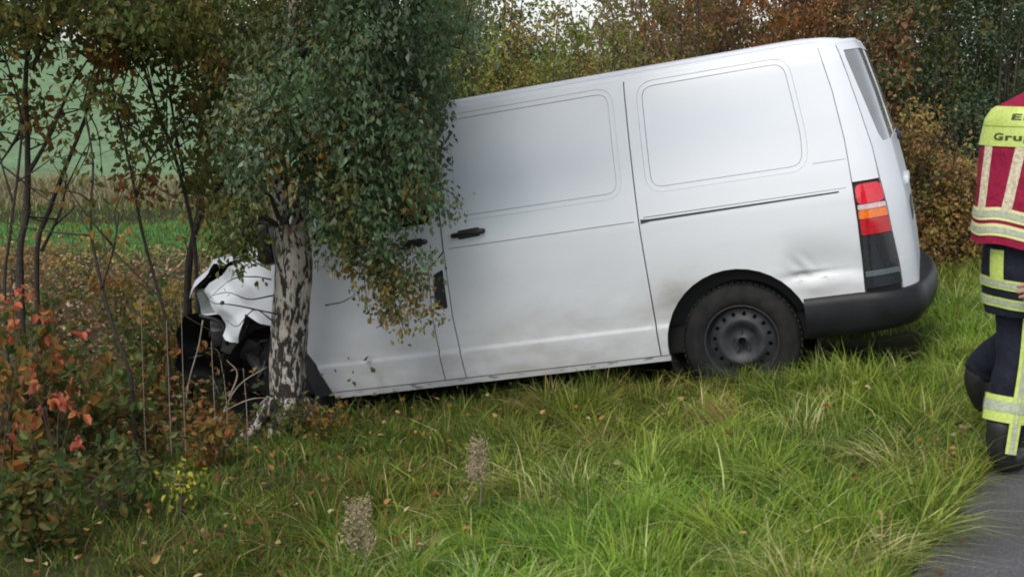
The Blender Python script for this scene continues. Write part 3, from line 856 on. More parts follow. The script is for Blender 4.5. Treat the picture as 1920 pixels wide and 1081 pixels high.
PAL = {
 'birch': [((.09, .16, .06), 5), ((.155, .24, .12), 4.5), ((.27, .34, .24), 2.6), ((.04, .07, .025), 4), ((.17, .17, .04), 1.6), ((.28, .16, .03), .9)],
 'yellow': [((.22, .17, .04), 4), ((.13, .13, .035), 4), ((.27, .14, .03), 2.5), ((.07, .10, .045), 3), ((.30, .25, .09), 1.2)],
 'olive': [((.10, .12, .025), 4), ((.06, .085, .02), 4), ((.20, .17, .04), 2), ((.26, .14, .03), 1.2), ((.14, .19, .07), 1.5)],
 'orange': [((.30, .12, .03), 3), ((.19, .09, .025), 3), ((.10, .11, .025), 4), ((.36, .20, .05), 1)],
 'red': [((.58, .15, .09), 4), ((.52, .20, .06), 3), ((.22, .04, .03), 2), ((.13, .12, .03), 1.5)],
 'under': [((.08, .12, .025), 5), ((.05, .08, .02), 4), ((.16, .10, .03), 1.5), ((.14, .16, .045), 2.5), ((.24, .13, .04), 1)],
 'brown': [((0.317, 0.171, 0.072), 4), ((0.450, 0.277, 0.132), 3), ((0.198, 0.099, 0.046), 3), ((0.185, 0.171, 0.053), 2), ((0.500, 0.370, 0.212), 1.4)],
 'rust': [((0.423, 0.171, 0.079), 4), ((0.317, 0.132, 0.066), 3), ((0.251, 0.198, 0.066), 3), ((0.500, 0.277, 0.146), 1.5)],
 'mauve': [((0.291, 0.198, 0.159), 3), ((0.370, 0.251, 0.118), 2), ((0.238, 0.251, 0.079), 3), ((0.171, 0.185, 0.060), 2)],
 'lime': [((0.291, 0.356, 0.072), 4), ((0.198, 0.265, 0.066), 4), ((0.370, 0.356, 0.118), 2), ((0.132, 0.185, 0.060), 2), ((0.344, 0.225, 0.079), 1)],
 'dark': [((0.092, 0.138, 0.063), 4), ((0.057, 0.092, 0.040), 3), ((0.138, 0.196, 0.103), 2.5), ((0.161, 0.149, 0.057), 1.3)],
 'lemon': [((.50, .46, .06), 3), ((.38, .36, .05), 2), ((.30, .33, .06), 1)],
 'green': [((0.103, 0.161, 0.086), 4), ((0.069, 0.109, 0.057), 3), ((0.161, 0.230, 0.138), 2.5), ((0.184, 0.172, 0.069), .8)],
 'golden': [((0.450, 0.317, 0.093), 3), ((0.317, 0.277, 0.079), 3), ((0.437, 0.238, 0.079), 2), ((0.185, 0.225, 0.066), 2)],
}
def pick(pal, n, var=.18):
    cs = np.array([c for c, w in PAL[pal]]); w = np.array([w for c, w in PAL[pal]], float)
    c = cs[rng.choice(len(cs), n, p=w / w.sum())]
    return np.clip(c * rng.uniform(1 - var, 1 + var, (n, 1)) * rng.uniform(.94, 1.06, (n, 3)), 0, 1)
def cluster(lv, c, r, n, L, pal, droop=.5, asp=(1, 1, 1), six=False, w=.62, clump=.55):
    P = c + rng.normal(size=(n, 3)) * r * .55 * np.array(asp)
    D = unit(rng.normal(size=(n, 3)) + np.array([0, 0, -droop * 2]))
    LL = L * rng.uniform(.6, 1.25, n)
    main = pick(pal, 1)          # leaves of one twig share a tone
    C = pick(pal, n); C = C * (1 - clump) + main * clump
    V, F, CC = leaf_arrays(P, D, LL, LL * w, C, six)
    lv.add(V, F, CC)

def in_px(cx, cy, rx, ry, Y0, Y1, n):
    """n random points in a lens-shaped volume whose outline is an ellipse in the view"""
    out = []
    while len(out) < n:
        a, b, c = rng.uniform(-1, 1, 3)
        if a * a + b * b + .6 * c * c > 1: continue
        out.append(at(cx + a * rx, cy + b * ry, (Y0 + Y1) / 2 + c * (Y1 - Y0) / 2))
    return np.array(out)
def twig_to(tb, src, dst, r0=.008, sag=.15, n=7):
    src = np.array(src); dst = np.array(dst); L = np.linalg.norm(dst - src)
    mid = (src + dst) / 2 + np.array([0, 0, sag * L]) + rng.normal(size=3) * .05 * L
    tb.add(catmull([src, mid, dst], n), np.linspace(r0, .0025, n), 4)
def nearest(pts, c, below=.15):
    pts = np.asarray(pts); d = np.linalg.norm(pts - c, axis=1) + np.maximum(0, pts[:, 2] - c[2] - .2) * 1.0
    return pts[np.argmin(d)]

# ------------------------------------------------------------------ birch
def birch():
    b = at(545, 860, 8.15); gz = float(ground_z(b.x, b.y))
    t = empty('birch_tree', (b.x, b.y, gz))
    tag(t, 'birch with cracked black and white bark standing against the crushed front of the van', 'tree')
    inv = np.array([b.x, b.y, gz])
    tb = Tubes()
    def L(p): return np.array(p) - inv
    main = [np.array([b.x - .0, b.y, gz - .15]), at(541, 760, 8.15), at(540, 680, 8.15), at(544, 600, 8.14), at(548, 520, 8.12), at(548, 465, 8.12), at(546, 420, 8.13)]
    P = catmull([L(p) for p in main], 40); rr = np.interp(np.linspace(0, 1, 40), [0, .12, .3, .55, .75, .9, 1], [.135, .112, .106, .110, .108, .095, .05])
    V, Q, T = tube_arrays(P, rr, 22)
    # flutes, swellings and buttress roots
    n = 22
    for i in range(len(P)):
        a = np.linspace(0, 2 * np.pi, n, endpoint=False); z = P[i][2]
        f = 1 + .07 * np.sin(3 * a + z * 2.5) + .05 * np.sin(5 * a - z * 6) + .025 * rng.uniform(-1, 1, n) + np.exp(-max(z, 0) / .22) * .25 * np.maximum(0, np.sin(2.5 * a + .6))
        seg = slice(i * n, (i + 1) * n); V[seg] = P[i] + (V[seg] - P[i]) * f[:, None]
    tb.V.append(V); tb.Q.append(Q); tb.T.append(T); tb.n += len(V)
    stemA = [at(541, 500, 8.10), at(530, 440, 8.06), at(526, 385, 8.04), at(528, 250, 8.0), at(545, 100, 8.0), at(560, -200, 7.9), at(540, -600, 8.0), at(560, -950, 8.0)]
    stemB = [at(556, 510, 8.14), at(561, 440, 8.16), at(566, 380, 8.2), at(590, 250, 8.3), at(640, 80, 8.4), at(690, -200, 8.4), at(720, -500, 8.5)]
    PA = catmull([L(p) for p in stemA], 44); PB = catmull([L(p) for p in stemB], 36)
    tb.add(PA, np.interp(np.linspace(0, 1, 44), [0, .1, .3, 1], [.062, .052, .046, .012]), 12, .06)
    tb.add(PB, np.interp(np.linspace(0, 1, 36), [0, .1, .3, 1], [.075, .064, .046, .012]), 12, .06)
    for s in ((-.35, -.18, .0), (.05, -.34, 0), (.3, -.15, 0)):
        tb.add(catmull([(s[0] * .25, s[1] * .25, .22), (s[0] * .55, s[1] * .55, .06), (s[0], s[1], -.06)], 7), [.05, .05, .04, .035, .03, .02, .015], 7, .1)
    tk = tb.build('trunk', M['birch'], t)
    br = Tubes(); lv = Leaves()
    attach = list(PA[8:]) + list(PB[8:])
    limbs = []
    for px, py, Y in ((640, 90, 7.6), (760, 40, 7.7), (790, 200, 7.6), (700, 300, 7.5), (760, 400, 7.6), (470, 230, 7.6), (440, 120, 7.7), (480, 380, 7.7), (430, 470, 7.6), (620, 380, 7.5), (860, 90, 8.0), (1050, -230, 8.2), (1000, -420, 7.8), (600, -120, 7.4), (800, -150, 8.2), (400, -100, 8), (650, 200, 8.8), (800, 120, 9.0), (700, -300, 8.8), (450, 60, 8.9), (520, -500, 8.4)):
        e = L(at(px, py, Y)); s = nearest(attach, e - np.array([0, 0, .25]))
        mid = (s + e) / 2 + np.array([0, 0, .12]); c = catmull([s, mid, e], 12); limbs += list(c)
        br.add(c, np.linspace(.018, .005, 12), 6, .1)
    limbs = np.array(limbs + attach)
    V_ = [ # cx,cy,rx,ry,Y0,Y1,n,palette,leaves,size
      (635, 195, 190, 150, 7.25, 8.7, 195, 'birch', 52), (720, 40, 190, 110, 7.4, 9.0, 130, 'birch', 50), (500, 60, 150, 120, 7.5, 9, 70, 'olive', 42),
      (470, 250, 60, 95, 7.3, 8.2, 48, 'birch', 50), (668, 385, 78, 50, 7.4, 8.0, 44, 'birch', 46), (755, 300, 56, 95, 7.4, 8.1, 62, 'birch', 50),
      (645, 435, 70, 30, 7.45, 7.9, 16, 'birch', 34), (435, 430, 50, 42, 7.6, 8.3, 22, 'olive', 38), (640, 310, 90, 70, 7.6, 8.3, 30, 'birch', 46),
      (800, 185, 50, 90, 7.8, 8.8, 30, 'dark', 46), (780, -230, 460, 120, 6.2, 9.4, 230, 'birch', 46), (640, -480, 440, 150, 6.0, 9.6, 200, 'birch', 44), (560, -750, 170, 170, 7.4, 9, 40, 'birch', 40),  # crown above the frame, widened over van and towards camera, added for shade
      (640, 120, 200, 170, 8.7, 9.8, 70, 'birch', 44)]
    k = 0
    for cx, cy, rx, ry, Y0, Y1, n, pal, m in V_:
        for c in in_px(cx, cy, rx, ry, Y0, Y1, n):
            c = L(c); k += 1
            cluster(lv, c, rng.uniform(.08, .135), int(m * rng.uniform(.6, 1.6)), .043, pal, .8, (1, 1, 1.45), w=.58, clump=.72)
            if k % 2 == 0: twig_to(br, nearest(limbs, c), c, .005, .12, 6)
    # the low sprays hanging in front of the door
    for x0, y0, x1, y1, pal, Y, m in ((600, 400, 700, 480, 'birch', 7.7, 5), (600, 450, 760, 525, 'birch', 7.6, 8), (640, 470, 815, 495, 'birch', 7.6, 7), (760, 370, 868, 382, 'birch', 7.7, 4),
                                   (620, 420, 655, 490, 'yellow', 7.7, 4), (640, 470, 690, 585, 'yellow', 7.6, 6), (660, 470, 760, 625, 'yellow', 7.55, 11), (690, 480, 790, 590, 'yellow', 7.6, 9), (700, 490, 715, 600, 'yellow', 7.6, 8), (700, 490, 775, 548, 'yellow', 7.6, 6)):
        a = L(at(x0, y0, Y + .25)); e = L(at(x1, y1, Y)); pth = catmull([a, (a + e) / 2 + np.array([.04, 0, .07]), e], 9)
        br.add(pth, np.linspace(.005, .0018, 9), 4)
        for q in np.linspace(.35, 1, m):
            c = pth[int(q * 8)] + rng.normal(size=3) * .035
            cluster(lv, c, .07, 34, .035, pal, .9, (1, .8, 1.1), clump=.35)
    # bare thin twigs around the wing
    for pts in (((515, 590), (450, 575), (400, 570), (380, 545)), ((515, 555), (470, 560), (430, 548), (395, 552)), 
                ((500, 500), (470, 470), (455, 430)), ((515, 530), (470, 515), (430, 520), (390, 560)), ((600, 575), (635, 562), (668, 548)), ((510, 600), (470, 585), (450, 620), (425, 600))):
        br.add(catmull([L(at(x, y, 7.95 + .04 * i)) for i, (x, y) in enumerate((x + rng.normal() * 5, y + rng.normal() * 5) for x, y in pts)], 12), np.linspace(.0048, .0016, 12), 4, .3)
    tag(br.build('branches', M['bark'], t), kind='stuff'); tag(lv.build('crown', M['birch_leaf'], t), kind='stuff')
birch()

# ------------------------------------------------------------------ saplings on the left
def sapling(name, label, cat, base_px, Y, stems, foliage, pal='olive', group=None, r0=.018, leafL=.06, six=False, branches=8, mat='bark'):
    p0 = at(base_px[0], base_px[1], Y); gz = float(ground_z(p0.x, Y))
    t = empty(name, (p0.x, Y, gz)); tag(t, label, cat, group)
    inv = np.array([p0.x, Y, gz]); pts = []
    for i, st in enumerate(stems):
        dy = rng.uniform(-.25, .25) if i else 0
        P = [np.array(at(x, y, Y + dy * (k / max(1, len(st) - 1)))) - inv for k, (x, y) in enumerate(st)]
        first = i == 0
        if first and P[0][2] > .02:
            P = [np.array([P[0][0] * 1.0, 0, -.08])] + P
        P = [p + rng.normal(size=3) * .012 * min(k, 1) for k, p in enumerate(P)]
        c = catmull(P, 22); pts += list(c[6:])
        tb = Tubes(); rr = r0 * (1 if first else .6); tb.add(c, np.linspace(rr, rr * .35, 22), 7, .12)
        tb.build('trunk' if first else 'branch', M[mat], t)
    pts = np.array(pts); tw = Tubes(); lv = Leaves()
    for i in range(branches):
        s = pts[rng.integers(len(pts))]; e = s + rng.normal(size=3) * .3 + np.array([0, 0, .25])
        c = catmull([s, (s + e) / 2 + rng.normal(size=3) * .05, e], 8); tw.add(c, np.linspace(.006, .0015, 8), 4); 
    for cx, cy, rx, ry, n, m, pl in foliage:
        for c in in_px(cx, cy, rx, ry, Y - .5, Y + .5, n):
            c = c - inv
            cluster(lv, c, rng.uniform(.07, .15), int(m * rng.uniform(.5, 1.5)), leafL, pl or pal, .5, six=six)
            if rng.random() < .6: twig_to(tw, nearest(pts, c), c, .005, .08, 6)
    tag(tw.build('twigs', M[mat], t), kind='stuff')
    if lv.n: tag(lv.build('crown', M['leaf'], t), kind='stuff')
    return t

GL = 'young trees in the thicket left of the van'
sapling('sapling', 'dark sapling forking twice near the left edge, its upright stem the thickest', 'tree', (35, 520), 8.6,
        [[(38, 500), (50, 400), (50, 260), (55, 130), (78, 0), (95, -150)], [(58, 130), (95, 60), (130, -10), (170, -140)], [(52, 205), (30, 260), (-5, 320)], [(50, 330), (90, 250), (130, 170), (160, 110)]],
        [(40, 10, 120, 60, 30, 24, 'olive'), (30, 180, 55, 45, 9, 14, 'olive'), (60, 230, 60, 28, 6, 12, 'orange'), (80, 120, 60, 30, 6, 12, 'yellow'), (60, -150, 200, 110, 34, 26, 'olive')], r0=.026, branches=10, group=GL)
sapling('sapling', 'slender sapling leaning right, orange leaved at its top, second from the left edge', 'tree', (66, 520), 8.9,
        [[(68, 500), (98, 395), (130, 300), (152, 240), (180, 155), (205, 60)], [(145, 260), (165, 200), (178, 120)], [(78, 470), (110, 400), (118, 330)]],
        [(195, 115, 45, 40, 9, 16, 'orange'), (160, 90, 70, 60, 12, 16, 'olive'), (210, 10, 110, 60, 26, 24, 'olive'), (110, 230, 40, 30, 4, 9, 'orange'), (200, -140, 160, 90, 24, 24, 'olive')], r0=.02, branches=10, group=GL)
sapling('sapling', 'thin crooked sapling leaning left whose foot stands among the brown bushes left of the bumper', 'tree', (262, 790), 7.4,
        [[(258, 790), (240, 700), (205, 600), (180, 500), (168, 410), (164, 310), (160, 200)], [(190, 540), (215, 450), (232, 400)]],
        [(150, 330, 60, 50, 6, 8, 'olive'), (200, 440, 50, 40, 4, 8, 'yellow'), (150, 150, 60, 60, 6, 10, 'olive')], r0=.014, branches=9, group=GL)
sapling('sapling', 'thin sapling bending left with olive leaves, between the crooked one and the dark trunk', 'tree', (318, 620), 8.8,
        [[(316, 620), (292, 540), (268, 430), (245, 320), (225, 200), (212, 120), (190, -20)], [(255, 370), (290, 300), (310, 260)]],
        [(250, 250, 70, 60, 15, 15, 'olive'), (260, 330, 60, 40, 9, 12, 'orange'), (210, 190, 60, 50, 9, 12, 'yellow'), (260, 60, 110, 70, 30, 26, 'olive'), (250, -140, 160, 100, 24, 24, 'olive')], r0=.014, branches=12, group=GL)
sapling('sapling', 'straight dark sapling slanting left through the gap where the field shows', 'tree', (375, 560), 9.2,
        [[(372, 560), (360, 430), (330, 305), (300, 220), (275, 130), (250, 20)], [(345, 330), (330, 230), (305, 100), (288, 10), (280, -80)]],
        [(330, 190, 70, 50, 16, 15, 'olive'), (370, 300, 50, 60, 13, 15, 'olive'), (350, 60, 90, 80, 32, 26, 'olive'), (330, -140, 140, 90, 24, 24, 'birch'), (400, 200, 40, 90, 14, 20, 'olive')], r0=.018, branches=12, group=GL)
sapling('sapling', 'stout dark trunk rising just left of the van bonnet', 'tree', (352, 560), 9.9,
        [[(350, 640), (354, 520), (366, 430), (374, 380), (392, 280), (400, 120), (410, -80)], [(368, 420), (400, 360), (440, 300), (470, 200)]],
        [(400, 330, 50, 50, 14, 18, 'olive'), (420, 190, 60, 90, 30, 26, 'olive'), (400, 40, 90, 80, 34, 28, 'olive'), (400, 400, 50, 40, 10, 14, 'golden'), (420, -140, 150, 100, 26, 26, 'olive')], r0=.036, branches=12, group=GL)
sapling('sapling', 'faint sapling with fine twigs right at the left edge of the thicket', 'tree', (8, 560), 8.2,
        [[(8, 560), (18, 440), (30, 330), (42, 230), (20, 120), (-20, 0)], [(24, 380), (5, 280), (-20, 200)]],
        [(10, 60, 50, 60, 12, 20, 'olive'), (-20, 200, 40, 60, 8, 14, 'olive'), (-120, 0, 120, 160, 30, 26, 'olive')], r0=.012, branches=8, group=GL)
sapling('sapling', 'leafy young tree filling the gap above the bonnet beside the birch', 'tree', (470, 640), 10.6,
        [[(470, 640), (462, 520), (450, 400), (470, 250), (500, 60), (520, -100)], [(458, 470), (430, 380), (400, 320)]],
        [(440, 400, 60, 70, 26, 24, 'olive'), (430, 260, 70, 80, 30, 28, 'dark'), (470, 100, 120, 110, 46, 30, 'olive'), (300, 20, 130, 60, 40, 26, 'dark')], r0=.03, branches=8, group=GL)

# canopy of the taller trees whose trunks stand outside the picture to the left
sapling('roadside_tree', 'taller olive leaved tree whose canopy closes the top left corner', 'tree', (-220, 700), 8.0,
        [[(-220, 700), (-225, 400), (-200, 100), (-170, -300), (-150, -600)], [(-200, 100), (-80, -60), (60, -120)], [(-180, -200), (0, -320), (200, -380)]],
        [(60, 20, 170, 55, 50, 26, 'olive'), (100, -140, 260, 110, 80, 28, 'olive'), (0, -400, 320, 180, 90, 30, 'olive'), (250, 40, 110, 40, 34, 30, 'olive')], r0=.07, leafL=.05, branches=10)

# ------------------------------------------------------------------ low bushes at the left
GB = 'low autumn bushes left of the van'
def bush(label, px, py, Y, w, h, pal, n, m, L=.07, group=GB, name='bush', mat='twig', nst=9, six=True, cat='bush', flat=.6):
    p0 = at(px, py, Y); gz = float(ground_z(p0.x, Y)); t = empty(name, (p0.x, Y, gz)); tag(t, label, cat, group)
    tb = Tubes(); lv = Leaves(); pts = []
    for i in range(nst):
        a = rng.uniform(0, 2 * math.pi); rr = rng.uniform(.3, 1) * w
        c = catmull([(0.1 * w * math.cos(a), .1 * w * math.sin(a), -.05), (rr * .45 * math.cos(a), rr * .3 * math.sin(a), h * .55), (rr * math.cos(a), rr * flat * math.sin(a), h * rng.uniform(.6, 1.05))], 10)
        tb.add(c, np.linspace(.007, .002, 10), 4, .1); pts += list(c[2:])
    pts = np.array(pts)
    for i in range(n):
        c = pts[rng.integers(len(pts))] + rng.normal(size=3) * np.array([w * .2, w * .15, h * .1])
        c[2] = max(.05, c[2])
        cluster(lv, c, rng.uniform(.05, .10), m, L, pal, .3, six=six, w=.7, clump=.4)
    tag(tb.build('stems', M[mat], t), kind='stuff'); tag(lv.build('leaves', M['leaf'], t), kind='stuff')
    return t
bush('tall bush with coral red leaves at its tips near the left edge', 60, 560, 7.0, .42, .95, 'under', 34, 9, .075)
def tips(label, spots, Y, pal, base):
    p0 = at(base[0], base[1], Y); gz = float(ground_z(p0.x, Y)); t = empty('bush', (p0.x, Y, gz)); tag(t, label, 'bush', GB)
    inv = np.array([p0.x, Y, gz]); tb = Tubes(); lv = Leaves()
    for (x, y, r, m) in spots:
        e = np.array(at(x, y, Y + rng.uniform(-.15, .15))) - inv
        tb.add(catmull([(rng.uniform(-.05, .05), 0, -.05), e * [.35, .6, .55], e], 10), np.linspace(.006, .002, 10), 4)
        for k in range(max(2, int(m * .7))):
            cluster(lv, e + rng.normal(size=3) * r * .75, r * .5, 5, .052, pal, .5, six=True, w=.75, clump=.3)
    tb.build('stems', M['twig'], t); lv.build('leaves', M['leaf'], t)
tips('bush with bright coral leaves hanging in two bunches, the upper one beside the dark sapling', [(60, 550, .06, 4), (48, 600, .05, 2), (70, 590, .04, 2), (98, 625, .06, 5), (118, 655, .05, 4), (20, 560, .05, 2), (30, 640, .06, 3)], 6.9, 'red', (70, 860))
tips('bush with a scarlet bunch of leaves low down above the yellow seedling level', [(112, 735, .07, 7), (135, 775, .05, 4), (85, 760, .05, 2), (60, 700, .05, 3), (142, 830, .03, 2), (40, 790, .05, 2)], 6.4, 'red', (110, 920))
tips('bush with orange leaves cut by the left edge of the view', [(12, 720, .10, 7), (30, 690, .06, 4), (5, 760, .07, 5), (0, 870, .06, 3), (8, 920, .05, 3), (-60, 800, .1, 5)], 6.2, 'orange', (0, 980))
bush('dark green and rust bush between the coral bunches and the crooked sapling', 160, 640, 7.4, .5, .6, 'under', 50, 9, .065)
bush('brown leaved bush in front of the crumpled bumper', 275, 700, 7.7, .32, .42, 'orange', 30, 8, .045)
bush('olive bush beneath the slender sapling', 110, 560, 8.6, .6, .7, 'olive', 50, 9, .06)
bush('rusty bush behind the crooked sapling', 215, 560, 8.9, .55, .55, 'orange', 40, 9, .06)
bush('greenish bush left of the stout dark trunk', 290, 560, 9.6, .6, .7, 'under', 50, 9, .06)
bush('yellow green bush under the van bonnet edge', 330, 520, 10.3, .35, .75, 'golden', 34, 8, .06)
bush('dark low bush at the bottom left corner', 60, 860, 5.9, .45, .42, 'under', 54, 9, .06)
bush('russet bush right of the corner bush', 215, 850, 6.3, .35, .38, 'under', 34, 8, .055)
bush('copper bush in the shade at the foot of the birch', 400, 800, 7.2, .3, .3, 'orange', 26, 8, .05)
bush('large leaved olive bush hanging into the left edge', -30, 640, 6.8, .5, .9, 'orange', 50, 8, .08)
bush('small seedling with bright yellow leaves in the grass', 332, 880, 6.15, .07, .26, 'lemon', 9, 7, .032, group=None, name='seedling', nst=3, cat='plant')

bush('low olive bush on the litter under the slanting sapling', 60, 500, 11.5, .8, .5, 'olive', 46, 9, .055, mat='twig', six=False)
bush('low rusty bush on the litter between slanting sapling and stout trunk', 210, 500, 12.2, .7, .5, 'orange', 40, 9, .055, six=False)
bush('low green bush on the litter just left of the stout dark trunk', 300, 490, 11.6, .6, .55, 'under', 46, 9, .055, six=False)
bush('low dry bush farthest back before the bright green strip', 150, 470, 13.8, .9, .5, 'golden', 40, 9, .055, six=False)
bush('low brown bush farthest back at the left edge', 20, 480, 13.2, .8, .55, 'brown', 40, 9, .055, six=False)
bush('ragged weed with green leaves hiding the foot of the birch', 545, 830, 7.75, .22, .22, 'under', 26, 8, .04, name='weed', cat='weed', group=None, six=False)
bush('orange tinged weed in the shade between birch foot and front tyre', 610, 810, 7.7, .25, .2, 'orange', 22, 8, .035, name='weed', cat='weed', group=None, six=False)
# undergrowth carpet in the ditch and thicket
def undergrowth():
    lv = Leaves(); n = 0
    N_ = 46000
    x = rng.uniform(-7.5, -.1, N_); y = 5.0 + 11 * rng.random(N_) ** 1.25
    d = dist_edge(x, y)
    prob = np.clip((d - 3.6) / 1.4, 0, 1) * np.clip((x * -1 - .3 - .1 * (8 - y)) / .9, 0, 1) * np.clip(1.1 + fbm(x, y, 1.2), .3, 1)
    prob *= (x / y > -.55)
    k = rng.random(N_) < prob; x, y = x[k], y[k]; n = len(x)
    z = ground_z(x, y) + rng.random(n) ** 2 * np.where(y > 12, .22, .40)
    P = np.stack([x, y, z], -1); D = rng.normal(size=(n, 3)) * [1, 1, .6]
    pal = np.where((fbm(x, y, .8) > .2)[:, None], pick('orange', n), pick('under', n))
    lit = y > 11; c2 = pick('brown', n); pal = np.where((lit & (rng.random(n) < .7))[:, None], c2, pal)
    LL = rng.uniform(.03, .06, n)
    pal = pal * .75 + pal.mean(1, keepdims=True) * .25
    V, F, C = leaf_arrays(P, D, LL, LL * .6, pal, False); lv.add(V, F, C)
    o = lv.build('undergrowth', M['dry']); tag(o, 'brown and green leaf litter and weeds covering the ditch', 'undergrowth', kind='stuff')
undergrowth()
# ------------------------------------------------------------------ hedge behind the van
GH = 'shrubs in the hedge behind the van'
def shrub(label, px, Y, w, h, pal, n, m=26, L=.055, pal2=None, group=GH, cat='shrub', name='shrub', droop=.3, top=1.0, fuzz=0):
    p0 = at(px, 400, Y); gz = float(ground_z(p0.x, Y)); t = empty(name, (p0.x, Y, gz)); tag(t, label, cat, group)
    tb = Tubes(); lv = Leaves(); pts = []
    for i in range(11):
        a = rng.uniform(0, 2 * math.pi); rr = rng.uniform(.15, 1) * w; hh = h * rng.uniform(.65, 1.08)
        c = catmull([(.2 * w * math.cos(a), .2 * w * math.sin(a), -.1), (rr * .5 * math.cos(a), rr * .4 * math.sin(a), hh * .5), (rr * math.cos(a), rr * .7 * math.sin(a), hh)], 12)
        tb.add(c, np.linspace(.02, .004, 12), 5, .1); pts += list(c[1:])
    for i in range(30):
        s = pts[rng.integers(len(pts))]; e = s + rng.normal(size=3) * .25 + np.array([0, 0, .35])
        tb.add(catmull([s, (s + e) / 2 + rng.normal(size=3) * .04, e], 6), np.linspace(.007, .002, 6), 4)
    pts = np.array(pts)
    for i in range(int(n * 1.9)):
        c = pts[rng.integers(len(pts))] * 1.0 + rng.normal(size=3) * np.array([w * .22, w * .18, h * .10])
        c[2] = abs(c[2]) + .04
        cluster(lv, c, rng.uniform(.08, .18), int(m * 1.3 * rng.uniform(.5, 1.5)), L * .84, (pal2 if pal2 and rng.random() < .35 else pal), droop, clump=.5)
    tag(tb.build('stems', M['twig'], t), kind='stuff'); tag(lv.build('crown', M['leaf'], t), kind='stuff')
shrub('dark green shrub rising behind the birch crown', 800, 14.2, 1.0, 4.2, 'dark', 190, pal2='lime')
shrub('pale green shrub with yellow tips just right of the birch crown', 925, 13.6, .8, 3.9, 'lime', 190, pal2='dark')
shrub('low lime green shrub over the middle of the van roof', 1010, 13.2, .66, 2.75, 'lime', 150, pal2='golden')
shrub('thin mauve brown shrub below the bright gap in the hedge', 1090, 13.8, .64, 2.5, 'mauve', 120, m=20, pal2='lime')
shrub('lime and brown shrub touching the roof line right of the gap', 1165, 13.2, .7, 2.75, 'lime', 150, pal2='mauve')
shrub('tall twiggy mauve shrub behind the van roof', 1215, 14.6, .9, 4.2, 'mauve', 170, m=20, pal2='rust')
shrub('russet shrub over the rear half of the van roof', 1310, 13.8, .9, 3.8, 'mauve', 190, pal2='rust')
shrub('orange red shrub above the rear of the van roof', 1420, 13.6, .85, 3.8, 'rust', 190, pal2='orange')
shrub('brown and green shrub above the rear corner of the van', 1530, 14.3, .9, 4.2, 'dark', 180, pal2='brown')
shrub('tan shrub with withered leaves beside the van rear window', 1650, 12.9, .36, 3.3, 'brown', 95, pal2='dark', L=.07)
shrub('deep green shrub between the withered one and the firefighter', 1750, 13.5, .85, 4.2, 'green', 230, pal2='olive')
shrub('dark bluish green shrub behind the firefighter shoulder', 1860, 13.8, 1.0, 4.3, 'green', 240, pal2='dark')
shrub('golden brown shrub low between van and firefighter', 1735, 12.6, .5, 1.22, 'golden', 75, pal2='brown', L=.06)
shrub('copper shrub with dark gaps low behind the firefighter', 1815, 12.6, .45, 1.05, 'brown', 70, pal2='golden', L=.06)
shrub('dark shrub beyond the right edge of the view', 2020, 14.0, 1.2, 4.4, 'green', 180, pal2='brown')
shrub('low bramble in front of the hedge beside the tail light', 1700, 12.5, .4, 1.2, 'brown', 80, pal2='olive')
shrub('broad dark shrub deep in the hedge over the van tail', 1600, 15.8, 1.2, 5, 'dark', 170, pal2='olive', L=.07)
shrub('broad olive shrub deep in the hedge over the roof middle', 1360, 16.0, 1.2, 4.6, 'mauve', 120, pal2='olive', L=.07)
shrub('pale yellow green shrub deep in the hedge near the birch', 860, 16.0, 1.1, 5.2, 'dark', 190, pal2='lime', L=.07)
shrub('tall evergreen shrub deep in the hedge at the right', 1850, 16.4, 1.5, 5.9, 'green', 300, pal2='dark', L=.09)
shrub('tall dark shrub at the very back, seen between the withered and the deep green ones', 1700, 17.2, 1.4, 6.0, 'dark', 260, pal2='olive', L=.09)
shrub('tall rusty shrub at the very back over the van tail', 1490, 17.0, 1.3, 5.8, 'rust', 220, pal2='dark', L=.09)
shrub('tall green and mauve shrub at the very back right of the bright gap', 1290, 17.2, 1.1, 5.2, 'mauve', 190, pal2='dark', L=.09)
shrub('low olive shrub at the very back closing the hedge under the bright gap', 1080, 16.4, 1.4, 2.75, 'lime', 170, pal2='mauve', L=.09)
shrub('low brown green shrub at the very back behind the roof middle', 1220, 15.6, 1.3, 3.0, 'lime', 150, pal2='mauve', L=.09)

# ------------------------------------------------------------------ reeds at the field edge, far left
def blades(n, xs, ys, H, W, cols, lean=.35, name='grass', mat=None, seg=3, gz=None, dirs=None):
    """ribbon blades. all args arrays of length n"""
    z0 = ground_z(xs, ys) - .01
    a = rng.uniform(0, 2 * np.pi, n) if dirs is None else dirs
    B = np.stack([np.cos(a), np.sin(a), np.zeros(n)], -1)
    s = rng.uniform(-1, 1, n) * 1.2 + a + np.pi / 2
    S = np.stack([np.cos(s), np.sin(s), np.zeros(n)], -1)
    root = np.stack([xs, ys, z0], -1); lean = np.broadcast_to(lean, (n,))
    V = []
    for k in range(seg + 1):
        t = k / seg
        zc = H * (t - .45 * np.minimum(lean, 1.2) * t ** 2.5); out = H * lean * t ** 1.8
        c = root + B * out[:, None] + np.array([0, 0, 1.]) * zc[:, None]
        w = W * (1 - t ** 1.6) * .5 * (1 if k else .8)
        if k < seg: V += [c - S * w[:, None], c + S * w[:, None]]
        else: V += [c]
    m = 2 * seg + 1
    V = np.stack(V, 1).reshape(-1, 3)
    F = []
    for k in range(seg - 1): F += [[2 * k, 2 * k + 1, 2 * k + 3], [2 * k, 2 * k + 3, 2 * k + 2]]
    F += [[2 * seg - 2, 2 * seg - 1, 2 * seg]]
    F = (np.array(F)[None] + (np.arange(n) * m)[:, None, None]).reshape(-1, 3)
    return V, F, np.repeat(cols, m, axis=0)
n = 7000
xs = rng.uniform(-13, -1.5, n); ys = rng.uniform(20.6, 24.5, n)
